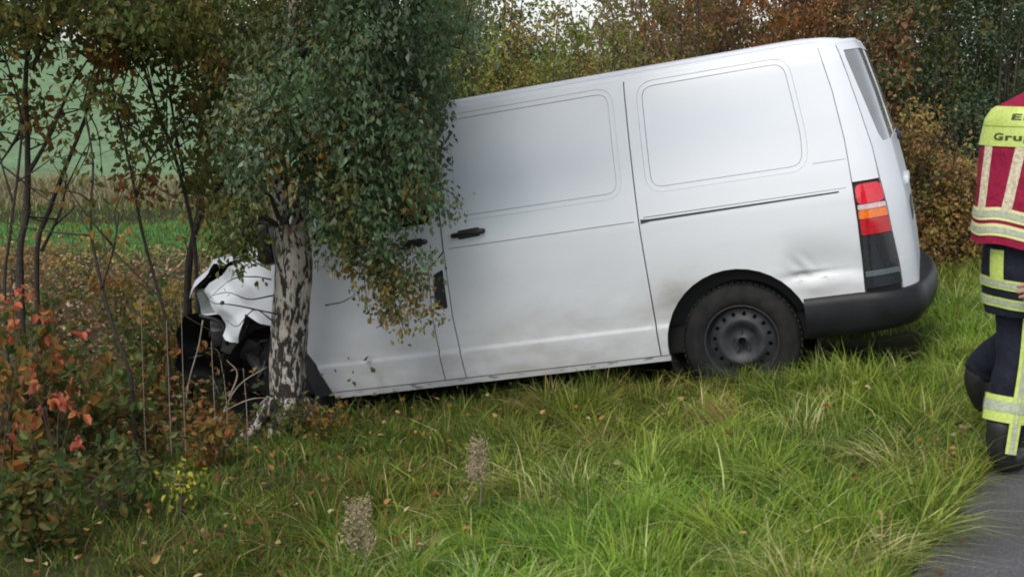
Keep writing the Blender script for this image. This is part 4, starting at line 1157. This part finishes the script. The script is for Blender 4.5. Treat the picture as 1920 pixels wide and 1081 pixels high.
cs = np.array([(.28, .22, .13), (.22, .16, .10), (.18, .21, .09)])[rng.integers(0, 3, n)] * rng.uniform(.7, 1.2, (n, 1))
V, F, C = blades(n, xs, ys, rng.uniform(.12, .36, n), np.full(n, .025), cs, .5)
tag(mesh_np('dry_grass', V, F, M['dry'], col=C, smooth=False), 'strip of dry straw coloured grass along the field edge', 'grass', kind='stuff')

# ------------------------------------------------------------------ verge grass
PG = np.array([(.23, .31, .03), (.15, .24, .028), (.075, .135, .018), (.32, .38, .08), (.50, .46, .20), (.26, .16, .06), (.11, .20, .035)])
def van_local(x, y, z):
    Mi = VM.inverted(); A = np.array(Mi); p = np.stack([x - VT[0], y - VT[1], z - VT[2]], -1) @ A.T
    return p[:, 0] + 3.9, p[:, 1], p[:, 2]
def verge_grass():
    Vs, Fs, Cs, base = [], [], [], 0
    def put(x, y, hs, ws, lean, prob, clumpdir=None, tone=None):
        nonlocal base
        n = len(x); z = ground_z(x, y); lx, ly, lz = van_local(x, y, z)
        under = (lx > .2) & (lx < 4.85) & (np.abs(ly) < .86)
        under &= ~((lx > 1.5) & (lx < 3.4) & (ly < -.78))
        k = (dist_edge(x, y) > .0) & ~under & (rng.random(n) < prob)
        x, y, hs, ws, lean = x[k], y[k], hs[k], ws[k], lean[k]; n = len(x)
        d = dist_edge(x, y)
        dark = np.clip((-x + .10 * (y - 5) + .25 * fbm(x, y, 1.1)) / 1.1, 0, 1)           # shorter, darker and browner blades towards the left
        f = fbm(x, y, .9)
        w = np.stack([1.5 + 1.2 * (f > .1), np.full(n, 2.2), 1.5 + 2.0 * (f < -.2) + 2.5 * dark, .9 * (1 - dark), .55 + .5 * (f > .45), .25 + 1.6 * dark, np.full(n, .7)], -1)
        w /= w.sum(1, keepdims=True); r = rng.random(n)[:, None]; idx = (w.cumsum(1) < r).sum(1).clip(0, 6)
        if tone is not None:
            tk = tone[k]; same = rng.random(n) < .65; idx = np.where(same & (dark < .5), tk, idx)
        g = fbm(x + 3, y, .55)
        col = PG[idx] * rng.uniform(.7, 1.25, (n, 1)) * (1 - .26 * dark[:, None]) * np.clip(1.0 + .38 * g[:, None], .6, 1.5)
        col = col * np.stack([1 + .22 * np.clip(-g, -1, 1), np.ones(n), np.ones(n)], -1)
        cd = clumpdir[k] if clumpdir is not None else None
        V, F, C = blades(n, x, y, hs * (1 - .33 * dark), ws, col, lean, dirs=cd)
        Vs.append(V); Fs.append(F + base); Cs.append(C); base += len(V)
    # even cover
    n = 95000
    y = 3.6 + 7.2 * rng.random(n) ** 1.35; x = rng.uniform(-.42, .42, n) * y * 1.05
    h = rng.uniform(.05, .16, n) * (1 + .35 * fbm(x, y, 1.1))
    dk = np.clip((-x - .4 + .1 * (7 - y)) / 1.5, 0, 1)
    put(x, y, h, rng.uniform(.004, .0078, n) * (1 + .06 * (y - 4)), rng.uniform(.15, 1.2, n), 1 - .6 * dk)
    # tussocks
    nc = 1050; cy = 3.8 + 7.0 * rng.random(nc) ** 1.3; cx = rng.uniform(-.36, .44, nc) * cy
    dd = dist_edge(cx, cy); nb = 85
    X = np.repeat(cx, nb) + rng.normal(size=nc * nb) * .045; Y = np.repeat(cy, nb) + rng.normal(size=nc * nb) * .045
    cdir = np.repeat(rng.uniform(0, 2 * np.pi, nc), nb); rad = np.arctan2(Y - np.repeat(cy, nb), X - np.repeat(cx, nb))
    lodged = np.repeat(rng.random(nc) < .5, nb); tone = np.repeat(rng.choice(7, nc, p=[.30, .22, .12, .18, .08, .03, .07]), nb)
    dirs = np.where(lodged, cdir + rng.normal(size=nc * nb) * .5, rad + rng.normal(size=nc * nb) * .6)
    hh = np.repeat(rng.uniform(.12, .29, nc), nb) * rng.uniform(.5, 1.15, nc * nb)
    lean = np.where(lodged, rng.uniform(.8, 1.7, nc * nb), rng.uniform(.15, .95, nc * nb))
    keep = np.repeat(np.clip(1.25 - np.clip((-cx - .2) / 1.2, 0, 1), .15, 1), nb)
    put(X, Y, hh, rng.uniform(.0045, .0105, nc * nb), lean, keep * .9, dirs, tone)
    # long pale arching blades and dead straw lying over the turf
    n = 2600; y = 3.8 + 6.4 * rng.random(n) ** 1.3; x = rng.uniform(-.30, .42, n) * y
    put(x, y, rng.uniform(.18, .38, n), rng.uniform(.005, .010, n), rng.uniform(.9, 2.0, n), np.clip(.5 + fbm(x, y, 1.5), 0, 1), None, rng.choice([3, 4, 4, 0], n))
    # matted dead thatch between the tussocks
    n = 16000; y = 3.8 + 6.6 * rng.random(n) ** 1.3; x = rng.uniform(-.36, .42, n) * y
    put(x, y, rng.uniform(.08, .2, n), rng.uniform(.004, .008, n), rng.uniform(1.2, 2.6, n), np.clip(.35 + .9 * fbm(x + 5, y, 1.3), 0, 1), None, rng.choice([4, 5, 5, 3], n))
    # taller tufts left standing along the sill and round the rear tyre
    n = 5200; u = rng.uniform(1.2, 4.8, n); v = rng.uniform(-1.5, -1.02, n)
    A = np.array(VM); P = np.stack([u - 3.9, v, np.zeros(n)], -1) @ A.T
    X, Y = P[:, 0] + VT[0], P[:, 1] + VT[1]
    put(X, Y, rng.uniform(.14, .33, n) * np.clip(.8 + .5 * fbm(X, Y, 2), .4, 1.3), rng.uniform(.004, .009, n), rng.uniform(.1, .8, n), np.clip(.5 + fbm(X, Y, 1.7), .1, 1))
    # shaggy fringe hanging over the road edge
    n = 9000; s = rng.uniform(-1.2, 9, n); off = rng.random(n) ** 1.5 * .45
    P = E0[None] + ED[None] * s[:, None] + EN[None] * off[:, None]
    dr = np.arctan2(-EN[1], -EN[0]) + rng.normal(size=n) * .8
    put(P[:, 0], P[:, 1], rng.uniform(.12, .42, n), rng.uniform(.003, .006, n), rng.uniform(.5, 1.2, n), np.clip(.55 + fbm(P[:, 0], P[:, 1], 2.2), .15, 1), dr)
    # coarse cover further back, right of and behind the van
    n = 42000; y = rng.uniform(9.5, 17, n); x = rng.uniform(-.2, .44, n) * y
    put(x, y, rng.uniform(.10, .30, n), rng.uniform(.006, .012, n), rng.uniform(.2, .9, n), np.ones(n))
    n = 9000; y = rng.uniform(15, 22, n); x = rng.uniform(-.44, -.1, n) * y
    put(x, y, rng.uniform(.08, .2, n), rng.uniform(.01, .02, n), rng.uniform(.2, .9, n), np.ones(n))
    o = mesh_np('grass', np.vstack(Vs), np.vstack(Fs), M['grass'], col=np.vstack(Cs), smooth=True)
    tag(o, 'long lush green grass covering the roadside verge', 'grass', kind='stuff')
verge_grass()

# fallen leaves
def fallen():
    m = 420; s = rng.uniform(.2, 3.2, m); off = rng.normal(size=m) * .10 + .06
    E_ = E0[None] + ED[None] * s[:, None] + EN[None] * off[:, None]; kk = fbm(E_[:, 0], E_[:, 1], 2.5) > .05; E_ = E_[kk]
    n = 1500; y = 4.0 + 7 * rng.random(n) ** 1.2; x = rng.uniform(-.38, .42, n) * y
    d = dist_edge(x, y); k = (d > -.12) & (rng.random(n) < np.clip(.35 + .4 * (x < -.2) + .5 * (d < .15), 0, 1)); x, y = np.concatenate([x[k], E_[:, 0]]), np.concatenate([y[k], E_[:, 1]]); d = dist_edge(x, y); n = len(x)
    z = np.where(d > .1, ground_z(x, y) + rng.uniform(.02, .17, n), .03)
    c = np.array([(.38, .26, .09), (.34, .17, .05), (.22, .08, .03), (.42, .34, .20), (.16, .08, .04)])[rng.integers(0, 5, n)] * rng.uniform(.7, 1.1, (n, 1))
    L = rng.uniform(.022, .045, n)
    V, F, C = leaf_arrays(np.stack([x, y, z], -1), rng.normal(size=(n, 3)) * [1, 1, .35], L, L * .7, c, True)
    tag(mesh_np('fallen_leaves', V, F, M['dry'], col=C, smooth=False), 'yellow and brown fallen leaves scattered on the verge', 'leaves', kind='stuff')
fallen()

# dried flower heads
def dry_weed(px, py, Y, h, r, label):
    top = at(px, py, Y); gz = float(ground_z(top.x, Y)); t = empty('dried_weed', (top.x, Y, gz)); tag(t, label, 'weed', 'dried weeds standing in the verge')
    H = top.z - gz; tb = Tubes(); lv = Leaves()
    tb.add(catmull([(0, 0, 0), (.02, 0, H * .5), (0, 0, H + h * .3)], 10), np.linspace(.004, .002, 10), 5)
    for k in range(42):
        q = rng.random(); a = rng.uniform(0, 6.28); s = np.array([0, 0, H - h * .6 + h * q]); e = s + np.array([math.cos(a), math.sin(a), .9]) * r * (1 - .5 * q) * rng.uniform(.5, 1)
        tb.add([s, (s + e) / 2 + [0, 0, -.005], e], [.0015] * 3, 3)
        n = 26; P = e + rng.normal(size=(n, 3)) * [.010, .010, .016]; c = np.array([(.42, .34, .22)]) * rng.uniform(.6, 1.2, (n, 1))
        LL = rng.uniform(.006, .013, n); lv.add(*leaf_arrays(P, rng.normal(size=(n, 3)), LL, LL * .6, c))
    tb.build('stem', M['bramble'], t); lv.build('seed_head', M['dry'], t)
dry_weed(673, 985, 4.7, .19, .062, 'pale dried flower head standing closest to the bottom edge of the view')
dry_weed(893, 860, 5.5, .19, .048, 'dried flower head in the grass halfway between the van sill and the bottom edge')

# bare sticks and dead branches by the bumper
def sticks(label, lines, mat='bramble', cat='branch', name='fallen_branch', r=.006):
    a0 = at(*lines[0][0]); t = empty(name, (a0.x, a0.y, float(ground_z(a0.x, a0.y)))); tag(t, label, cat)
    inv = np.array(t.location)
    for i, ln in enumerate(lines):
        tb = Tubes(); tb.add(catmull([np.array(at(*p)) - inv for p in ln], 12), np.linspace(r, r * .4, 12), 5, .15); tb.build('stem' if i == 0 else 'twig', M[mat], t)
sticks('pale forked dead branch leaning against the dark bumper opening', [[(395, 845, 7.6), (420, 770, 7.6), (450, 720, 7.6), (500, 688, 7.65)], [(430, 745, 7.6), (445, 700, 7.6), (425, 675, 7.6)]])
sticks('pale arched stick low below the bumper', [[(395, 790, 7.5), (430, 765, 7.5), (470, 748, 7.55), (500, 745, 7.6)]])
sticks('thin dangling twig in front of the headlight', [[(380, 600, 7.6), (372, 650, 7.6), (355, 710, 7.55), (348, 760, 7.5)]], r=.005)
for i, (px, h) in enumerate(((318, 600), (402, 640), (345, 560), (425, 700), (270, 560), (462, 690))):
    sticks(['upright dry stalk left of the bumper', 'upright dry stalk in front of the bumper opening', 'tall dry stalk beside the headlight', 'short dry stalk by the birch roots', 'tall dry stalk between the two thin saplings', 'short dry stalk under the torn wing'][i],
           [[(px + 4, 860, 7.3), (px, 760, 7.3), (px - 6, h, 7.3)]], mat='bramble', cat='stalk', name='dry_stalk', r=.0035)
# ------------------------------------------------------------------ firefighter at the right edge
def skin_mesh(chains, sub=2):
    """chains: list of lists of (point, radius or (rx,ry)); equal points are shared"""
    V, E, Rr, idx = [], [], [], {}
    for ch in chains:
        prev = None
        for p, r_ in ch:
            k = tuple(round(c, 4) for c in p)
            if k not in idx: idx[k] = len(V); V.append(p); Rr.append(r_ if isinstance(r_, tuple) else (r_, r_))
            if prev is not None: E.append((prev, idx[k]))
            prev = idx[k]
    me = bpy.data.meshes.new('tmp'); me.from_pydata([tuple(v) for v in V], E, []); o = bpy.data.objects.new('tmp', me); COL.objects.link(o)
    md = o.modifiers.new('s', 'SKIN'); md.use_smooth_shade = True
    for v, r_ in zip(me.skin_vertices[0].data, Rr): v.radius = r_
    me.skin_vertices[0].data[0].use_root = True
    s = o.modifiers.new('u', 'SUBSURF'); s.levels = s.render_levels = sub
    dg = bpy.context.evaluated_depsgraph_get(); ev = o.evaluated_get(dg); m2 = bpy.data.meshes.new_from_object(ev)
    n = len(m2.vertices); co = np.empty(n * 3, np.float32); m2.vertices.foreach_get('co', co)
    F = [tuple(p.vertices) for p in m2.polygons]
    bpy.data.objects.remove(o); bpy.data.meshes.remove(m2); bpy.data.meshes.remove(me)
    return co.reshape(-1, 3), F
def poly_obj(name, parts, mat, parent):
    V, F = [], []
    for v, f in parts: b = len(V); V += [tuple(p) for p in v]; F += [tuple(i + b for i in q) for q in f]
    me = bpy.data.meshes.new(name); me.from_pydata(V, [], F); me.update()
    for p in me.polygons: p.use_smooth = True
    me.materials.append(mat); return link(name, me, parent)

def cloth(name, col, sc=55):
    m, nt, p = mat_new(name); tc = N(nt, 'ShaderNodeTexCoord')
    n1 = N(nt, 'ShaderNodeTexNoise'); n1.inputs['Scale'].default_value = 7; n1.inputs['Detail'].default_value = 6; n1.inputs['Distortion'].default_value = .6
    n2 = N(nt, 'ShaderNodeTexNoise'); n2.inputs['Scale'].default_value = sc
    for q in (n1, n2): nt.links.new(tc.outputs['Object'], q.inputs['Vector'])
    r = ramp(nt, n2.outputs[0], [(.3, tuple(c * .8 for c in col)), (.7, tuple(min(1, c * 1.15) for c in col))]); nt.links.new(r.outputs[0], p.inputs['Base Color'])
    p.inputs['Roughness'].default_value = .85; p.inputs['Specular IOR Level'].default_value = .25
    b = N(nt, 'ShaderNodeBump'); b.inputs['Strength'].default_value = .7; b.inputs['Distance'].default_value = .05
    nt.links.new(n1.outputs[0], b.inputs['Height']); nt.links.new(b.outputs[0], p.inputs['Normal'])
    return m
def reflective(name, c0, c1):
    """tape: fluorescent edges with a woven silver middle handled as separate strips; here a flat tone with fine weave"""
    m, nt, p = mat_new(name); tc = N(nt, 'ShaderNodeTexCoord'); v = N(nt, 'ShaderNodeTexNoise'); v.inputs['Scale'].default_value = 90
    nt.links.new(tc.outputs['Object'], v.inputs['Vector']); r = ramp(nt, v.outputs[0], [(.4, c0), (.6, c1)]); nt.links.new(r.outputs[0], p.inputs['Base Color'])
    p.inputs['Roughness'].default_value = .45; return m
C_NAVY = cloth('navy_cloth', (.010, .012, .022)); C_RED = cloth('red_vest_cloth', (.25, .008, .04)); C_YEL = reflective('fluorescent_yellow', (.42, .52, .10), (.50, .60, .17))
C_SIL = reflective('silver_tape', (.30, .34, .25), (.40, .44, .32)); C_TXT = simple('dark_print', (.03, .05, .02), .8); C_SKIN = simple('skin', (.42, .22, .17), .55, noise=.1, nscale=40)
C_BOOT = simple('black_boot', (.012, .012, .012), .5, noise=.4, nscale=40); C_HAIR = simple('dark_hair', (.03, .02, .015), .7)

def firefighter():
    Yc = 5.4; cx = at(1960, 300, Yc).x
    root = empty('person', (cx, Yc, .012))
    tag(root, 'firefighter seen from behind in red vest with yellow shoulders, cut by the right edge', 'person')
    O = np.array([cx, Yc, .012])
    def J(px, py, Y=Yc): return tuple(np.array(at(px, py, Y)) - O)
    pel = J(1940, 470); chest = J(1962, 270); neck = J(1978, 172); 
    nk = (neck[0], -.0, 1.50); hd = (neck[0] + .01, -.02, 1.60)
    kneeL, ankL = J(1906, 668, 5.38), J(1877, 858, 5.33); hipL = J(1922, 480, 5.42)
    hipR = J(1962, 480, 5.5); kneeR, ankR = J(1903, 650, 5.52), J(1842, 680, 5.62)
    shL, elL, haL = J(1893, 245, 5.43), J(1886, 370, 5.58), J(1930, 440, 5.66)
    shR, elR, haR = J(2068, 222, 5.38), J(2078, 400, 5.24), J(1972, 515, 5.19)
    # continuous body
    head = [(nk, .055), ((hd[0], hd[1], hd[2] - .03), .065), ((hd[0], hd[1], hd[2] + .04), (.082, .095)), ((hd[0], hd[1], hd[2] + .12), (.07, .08)), ((hd[0], hd[1], hd[2] + .16), .035)]
    body = [[(pel, (.15, .11)), (tuple((np.array(pel) + chest) / 2), (.13, .10)), (chest, (.16, .11)), ((nk[0], nk[1], nk[2] - .07), .075)] + head,
            [(pel, (.15, .11)), (hipL, .085), (kneeL, .058), (ankL, .042)], [(pel, (.15, .11)), (hipR, .085), (kneeR, .058), (ankR, .042)],
            [(chest, (.16, .11)), (shL, .055), (elL, .045), (haL, .032)], [(chest, (.16, .11)), (shR, .055), (elR, .045), (haR, .032)]]
    V, F = skin_mesh(body); parts = [(V, F)]
    def hand(base, to, side):
        base = np.array(base); d = unit(np.array(to) - base); s = unit(np.cross(d, [0, 0, 1.])) if abs(d[2]) < .9 else np.array([1., 0, 0]); u = np.cross(s, d); ch = []
        palm = base + d * .05
        out = [skin_mesh([[(tuple(base - d * .02), (.028, .022)), (tuple(base + d * .02), (.036, .018)), (tuple(palm), (.042, .017)), (tuple(base + d * .085), (.040, .014))]], 2)]
        for k, (o, l) in enumerate(((-.030, .062), (-.010, .072), (.011, .068), (.030, .054))):
            a = base + d * .075 + u * o
            out.append(skin_mesh([[(tuple(a), .0095), (tuple(a + d * l * .45 + s * .004 * side), .009), (tuple(a + d * l * .75 + s * .020 * side), .0082), (tuple(a + d * l * .9 + s * .038 * side), .007)]], 2))
        a = base + d * .02 + u * -.034
        out.append(skin_mesh([[(tuple(a), .012), (tuple(a + d * .03 - u * .022 + s * .01 * side), .011), (tuple(a + d * .055 - u * .026 + s * .022 * side), .009)]], 2))
        return out
    parts += hand(haR, J(1918, 556, 5.17), 1); parts += hand(haL, J(1960, 470, 5.7), 1)
    # nose, ears, facing away from the view
    hv = np.array([hd[0], hd[1], hd[2] + .04])
    parts.append(skin_mesh([[(tuple(hv + [0, .08, .01]), .012), (tuple(hv + [0, .108, -.02]), .013)]], 1))
    for s in (-1, 1): parts.append(skin_mesh([[(tuple(hv + [s * .078, 0, .015]), (.008, .018)), (tuple(hv + [s * .084, .002, -.02]), (.007, .012))]], 1))
    poly_obj('body', parts, C_SKIN, root)
    # hair cap
    bm = bmesh.new(); bmesh.ops.create_uvsphere(bm, u_segments=24, v_segments=14, radius=.1)
    for v in bm.verts: v.co = Vector((v.co.x * .93, v.co.y * 1.04 - .006, v.co.z * 1.02)) + Vector(tuple(hv + [0, 0, .035]))
    bmesh.ops.delete(bm, geom=[v for v in bm.verts if v.co.z < hv[2] - .01 and v.co.y > hv[1] - .02], context='VERTS')
    bm_obj('hair', bm, C_HAIR, root)
    # trousers
    w = J(1945, 440)
    lerp = lambda a, b, t: tuple(np.array(a) * (1 - t) + np.array(b) * t)
    tr = [[(w, (.17, .13)), (lerp(pel, w, .2), (.17, .135)), (hipL, .112), (lerp(hipL, kneeL, .5), .10), (kneeL, .088), (lerp(kneeL, ankL, .5), .084), (lerp(kneeL, ankL, .95), .080)],
          [(lerp(pel, w, .2), (.17, .135)), (hipR, .11), (lerp(hipR, kneeR, .5), .108), (kneeR, .09), (lerp(kneeR, ankR, .55), .088), (lerp(kneeR, ankR, 1.0), .080), (J(1836, 712, 5.63), .076)]]
    V, F = skin_mesh(tr)
    V = V + (np.sin(V[:, 2:3] * 46 + V[:, 0:1] * 21) * .004 + np.sin(V[:, 2:3] * 23 - V[:, 0:1] * 40) * .005) * unit(V * [1, 1, 0] - [np.mean(V[:, 0]), np.mean(V[:, 1]), 0])
    poly_obj('trousers', [(V, F)], C_NAVY, root)
    # stripes on the near leg, laid on a tube round the leg axis
    axis = catmull([hipL, lerp(hipL, kneeL, .5), kneeL, lerp(kneeL, ankL, .5), lerp(kneeL, ankL, .98)], 40)
    rad = np.interp(np.linspace(0, 1, 40), [0, .25, .5, .75, 1], [.112, .102, .091, .088, .085])
    def ring_pts(i, a, off):
        T = unit(axis[min(i + 1, 39)] - axis[max(i - 1, 0)]); A = unit(np.cross([0, 1., 0], T)); B = np.cross(T, A)
        return axis[i] + (A * np.cos(a) + B * np.sin(a)) * (rad[i] + off)
    def leg_strip(name, i0, i1, a0, a1, mat, off):
        ii = list(range(i0, i1 + 1)); aa = np.linspace(a0, a1, 13 if a1 - a0 > 1 else 5)
        V = [ring_pts(i, a, off) for i in ii for a in aa]; n = len(aa)
        F = [(r_ * n + j, r_ * n + j + 1, (r_ + 1) * n + j + 1, (r_ + 1) * n + j) for r_ in range(len(ii) - 1) for j in range(n - 1)]
        return mesh_np(name, np.array(V), np.array(F), mat, parent=root)
    # find the angle that faces the camera
    i_mid = 20; best = min(np.linspace(0, 2 * np.pi, 73), key=lambda a: ring_pts(i_mid, a, 0)[1])
    c0 = best; hw = .022 / .09
    leg_strip('side_stripe', 4, 38, c0 - hw * 1.0, c0 + hw * 1.0, C_YEL, .006); leg_strip('side_stripe_silver', 4, 38, c0 - hw * .42, c0 + hw * .42, C_SIL, .008)
    leg_strip('shin_band', 27, 32, 0, 2 * np.pi, C_YEL, .009); leg_strip('shin_band_silver', 28, 30, 0, 2 * np.pi, C_SIL, .011)
    # jacket skirt, sleeves
    zs = [.64, .66, .75, .85, 1.0, 1.15, 1.3, 1.40, 1.44, 1.462, 1.485, 1.505, 1.54, 1.55]
    ja = [.185, .192, .205, .215, .22, .22, .225, .22, .20, .16, .12, .085, .078, .072]; jb = [.15, .155, .16, .165, .16, .155, .15, .135, .12, .10, .085, .075, .07, .066]
    cxo = lambda z: np.interp(z, [.6, .9, 1.2, 1.5], [-.012, 0, .005, .02])
    def tor(ph, z, off=0, ga=1, table=None):
        a = np.interp(z, zs, ja if table is None else table[0]) + off; b = np.interp(z, zs, jb if table is None else table[1]) + off
        wv = 1 + .02 * math.sin(ph * 5 + z * 9) + .012 * math.sin(ph * 9 - z * 14)
        return (cxo(z) + a * math.cos(ph) * wv, b * math.sin(ph) * wv, z)
    def torso_patch(name, p0, p1, zf, mat, off, table=None, nph=64, parent=root):
        """zf: list of functions z(phi)"""
        ph = np.linspace(p0, p1, nph); V = [tor(a, f(a), off, table=table) for f in zf for a in ph]; n = nph
        F = [(r_ * n + j, r_ * n + j + 1, (r_ + 1) * n + j + 1, (r_ + 1) * n + j) for r_ in range(len(zf) - 1) for j in range(n - 1)]
        return mesh_np(name, np.array(V), np.array(F), mat, parent=parent)
    K = lambda z: (lambda a: z)
    torso_patch('jacket', 0, 2 * np.pi, [K(z) for z in np.concatenate([np.linspace(.64, 1.40, 24), [1.42, 1.44, 1.455, 1.47, 1.485, 1.505, 1.54]])], C_NAVY, 0)
    sl = lambda z, k=.10: (lambda a: z - k * .5 * (math.cos(a) + .75) * .35)
    torso_patch('jacket_band', 0, 2 * np.pi, [sl(z) for z in (.672, .680, .688, .712)], C_YEL, .005)
    torso_patch('jacket_band_silver', 0, 2 * np.pi, [sl(z) for z in (.684, .704)], C_SIL, .007)
    torso_patch('jacket_band', 0, 2 * np.pi, [sl(z) for z in (.745, .76, .785)], C_YEL, .005)
    torso_patch('jacket_band_silver', 0, 2 * np.pi, [sl(z) for z in (.755, .776)], C_SIL, .007)
    ang = lambda px, z, off=0, table=None: min(np.linspace(math.pi, 1.72 * math.pi, 400), key=lambda a: abs((lambda q: (q[0] + O[0]) / (q[1] + O[1]) * FPX + 960 - px)(tor(a, z, off, table=table))))
    torso_patch('jacket_stripe', ang(1868, .8), ang(1893, .8), [K(z) for z in (.78, .82, .86, .90)], C_YEL, .006, nph=6)
    for nm, a, b, c in (('sleeve', shL, elL, haL), ('sleeve', shR, elR, haR)):
        V, F = skin_mesh([[(tuple(np.array(a) + [.03 if a[0] < 0 else -.03, 0, .01]), .075), (a, .078), (lerp(a, b, .5), .070), (b, .066), (lerp(b, c, .5), .060), (lerp(b, c, .93), .054)]])
        s_ = poly_obj(nm, [(V, F)], C_NAVY, root)
        p0, p1 = lerp(b, c, .76), lerp(b, c, .86); V, Q, T = tube_arrays([p0, p1], [.062, .060], 16); mesh_np('cuff_band', V, [Q, T], C_YEL, parent=s_)
    # vest
    va = [.27, .27, .272, .268, .262, .255, .245, .235, .215, .175, .135, .098, .09, .088]; vb = [.21, .21, .21, .208, .20, .19, .18, .165, .145, .12, .10, .085, .08, .078]
    TB = (va, vb)
    hem = lambda dz: (lambda a: .905 + dz - .022 * math.cos(a) + .006 * math.sin(a * 7))
    zr = np.linspace(0, 1, 14)
    torso_patch('vest', 0, 2 * np.pi, [(lambda a, t=t: hem(0)(a) * (1 - t) + 1.295 * t) for t in zr] + [K(z) for z in (1.33, 1.37, 1.40, 1.42, 1.44, 1.455, 1.47, 1.485, 1.50, 1.515)], C_RED, .006, TB, 96)
    yk = torso_patch('vest_yoke', 0, 2 * np.pi, [K(z) for z in (1.298, 1.30, 1.33, 1.36, 1.385, 1.40, 1.42, 1.435, 1.448)], C_YEL, .011, TB, 96)
    torso_patch('yoke_seam', 0, 2 * np.pi, [K(z) for z in (1.372, 1.376)], simple('yoke_seam', (.25, .35, .05), .8), .0125, TB, 96, parent=yk)
    for z0, z1 in ((.032, .078), (.092, .140)):
        bo = torso_patch('vest_band', 0, 2 * np.pi, [hem(z0), hem(z1)], reflective('pale_band', (.60, .58, .25), (.66, .64, .33)), .010, TB, 96)
        torso_patch('vest_band_silver', 0, 2 * np.pi, [hem(z0 + .012), hem(z1 - .012)], C_SIL, .012, TB, 96, parent=bo)
    for pxt, pxb, wpx in ((1851, 1843, 7), (1911, 1889, 10), (2010, 2024, 11)):
        zz = np.linspace(1.045, 1.297, 8); nph = 4; V = []
        for z in zz:
            t = (z - 1.045) / (1.297 - 1.045); p = pxb * (1 - t) + pxt * t
            for q in np.linspace(-wpx, wpx, nph):
                pxq = p + q
                a = ang(min(pxq, 1958), z, .009, TB) if pxq < 1960 else (3 * math.pi - ang(1920 - (pxq - 1960) + 38, z, .009, TB))
                V.append(tor(a, z, .010, table=TB))
        F = [(r_ * nph + j, r_ * nph + j + 1, (r_ + 1) * nph + j + 1, (r_ + 1) * nph + j) for r_ in range(7) for j in range(nph - 1)]
        mesh_np('vest_stripe', np.array(V), np.array(F), reflective('stripe_tape', (.42, .34, .25), (.62, .55, .38)), parent=root)
    # print on the shoulders
    def lettering(txt, z, size, half):
        cu = bpy.data.curves.new('t', 'FONT'); cu.body = txt; cu.size = size; cu.align_x = 'CENTER'; cu.resolution_u = 2; cu.space_character = 1.08; cu.offset = size * .03
        o = bpy.data.objects.new('t', cu); COL.objects.link(o); dg = bpy.context.evaluated_depsgraph_get()
        me = bpy.data.meshes.new_from_object(o.evaluated_get(dg)); bpy.data.objects.remove(o)
        xs = [v.co.x for v in me.vertices]; wd = max(xs) - min(xs)
        for v in me.vertices:
            u = v.co.x / wd * 2 * half; a = 1.5 * math.pi - .13 + u / .235; zz_ = z + v.co.y
            v.co = tor(a, zz_, .0135, table=TB)
        me.materials.append(C_TXT); l_ = link('lettering', me, yk)
    lettering('EINSATZ', 1.400, .031, .185); lettering('Gruppenführer', 1.322, .037, .265)
    # boots
    a = np.array(ankL); a[2] = .09
    V, F = skin_mesh([[(tuple(a + [0, 0, .16]), .070), (tuple(a), (.062, .062)), (tuple(a + [.01, .0, -.045]), (.058, .05))], [(tuple(a + [.01, .0, -.045]), (.058, .05)), (tuple(a + [.07, .05, -.045]), (.055, .042)), (tuple(a + [.14, .12, -.052]), (.048, .034))]])
    V[:, 2] = np.maximum(V[:, 2], .004)
    poly_obj('boot', [(V, F)], C_BOOT, root)
    # the trailing foot is lifted, toe pointing down
    a = np.array(ankR); heel = np.array(J(1828, 706, 5.62)); ball = np.array(J(1841, 742, 5.64)); toe = np.array(J(1853, 768, 5.66))
    V, F = skin_mesh([[(tuple(a + (np.array(kneeR) - a) * .35), .070), (tuple(a), .064), (tuple(heel), (.066, .06)), (tuple(ball), (.064, .055)), (tuple(toe), (.052, .042))]])
    poly_obj('boot', [(V, F)], C_BOOT, root)
firefighter()
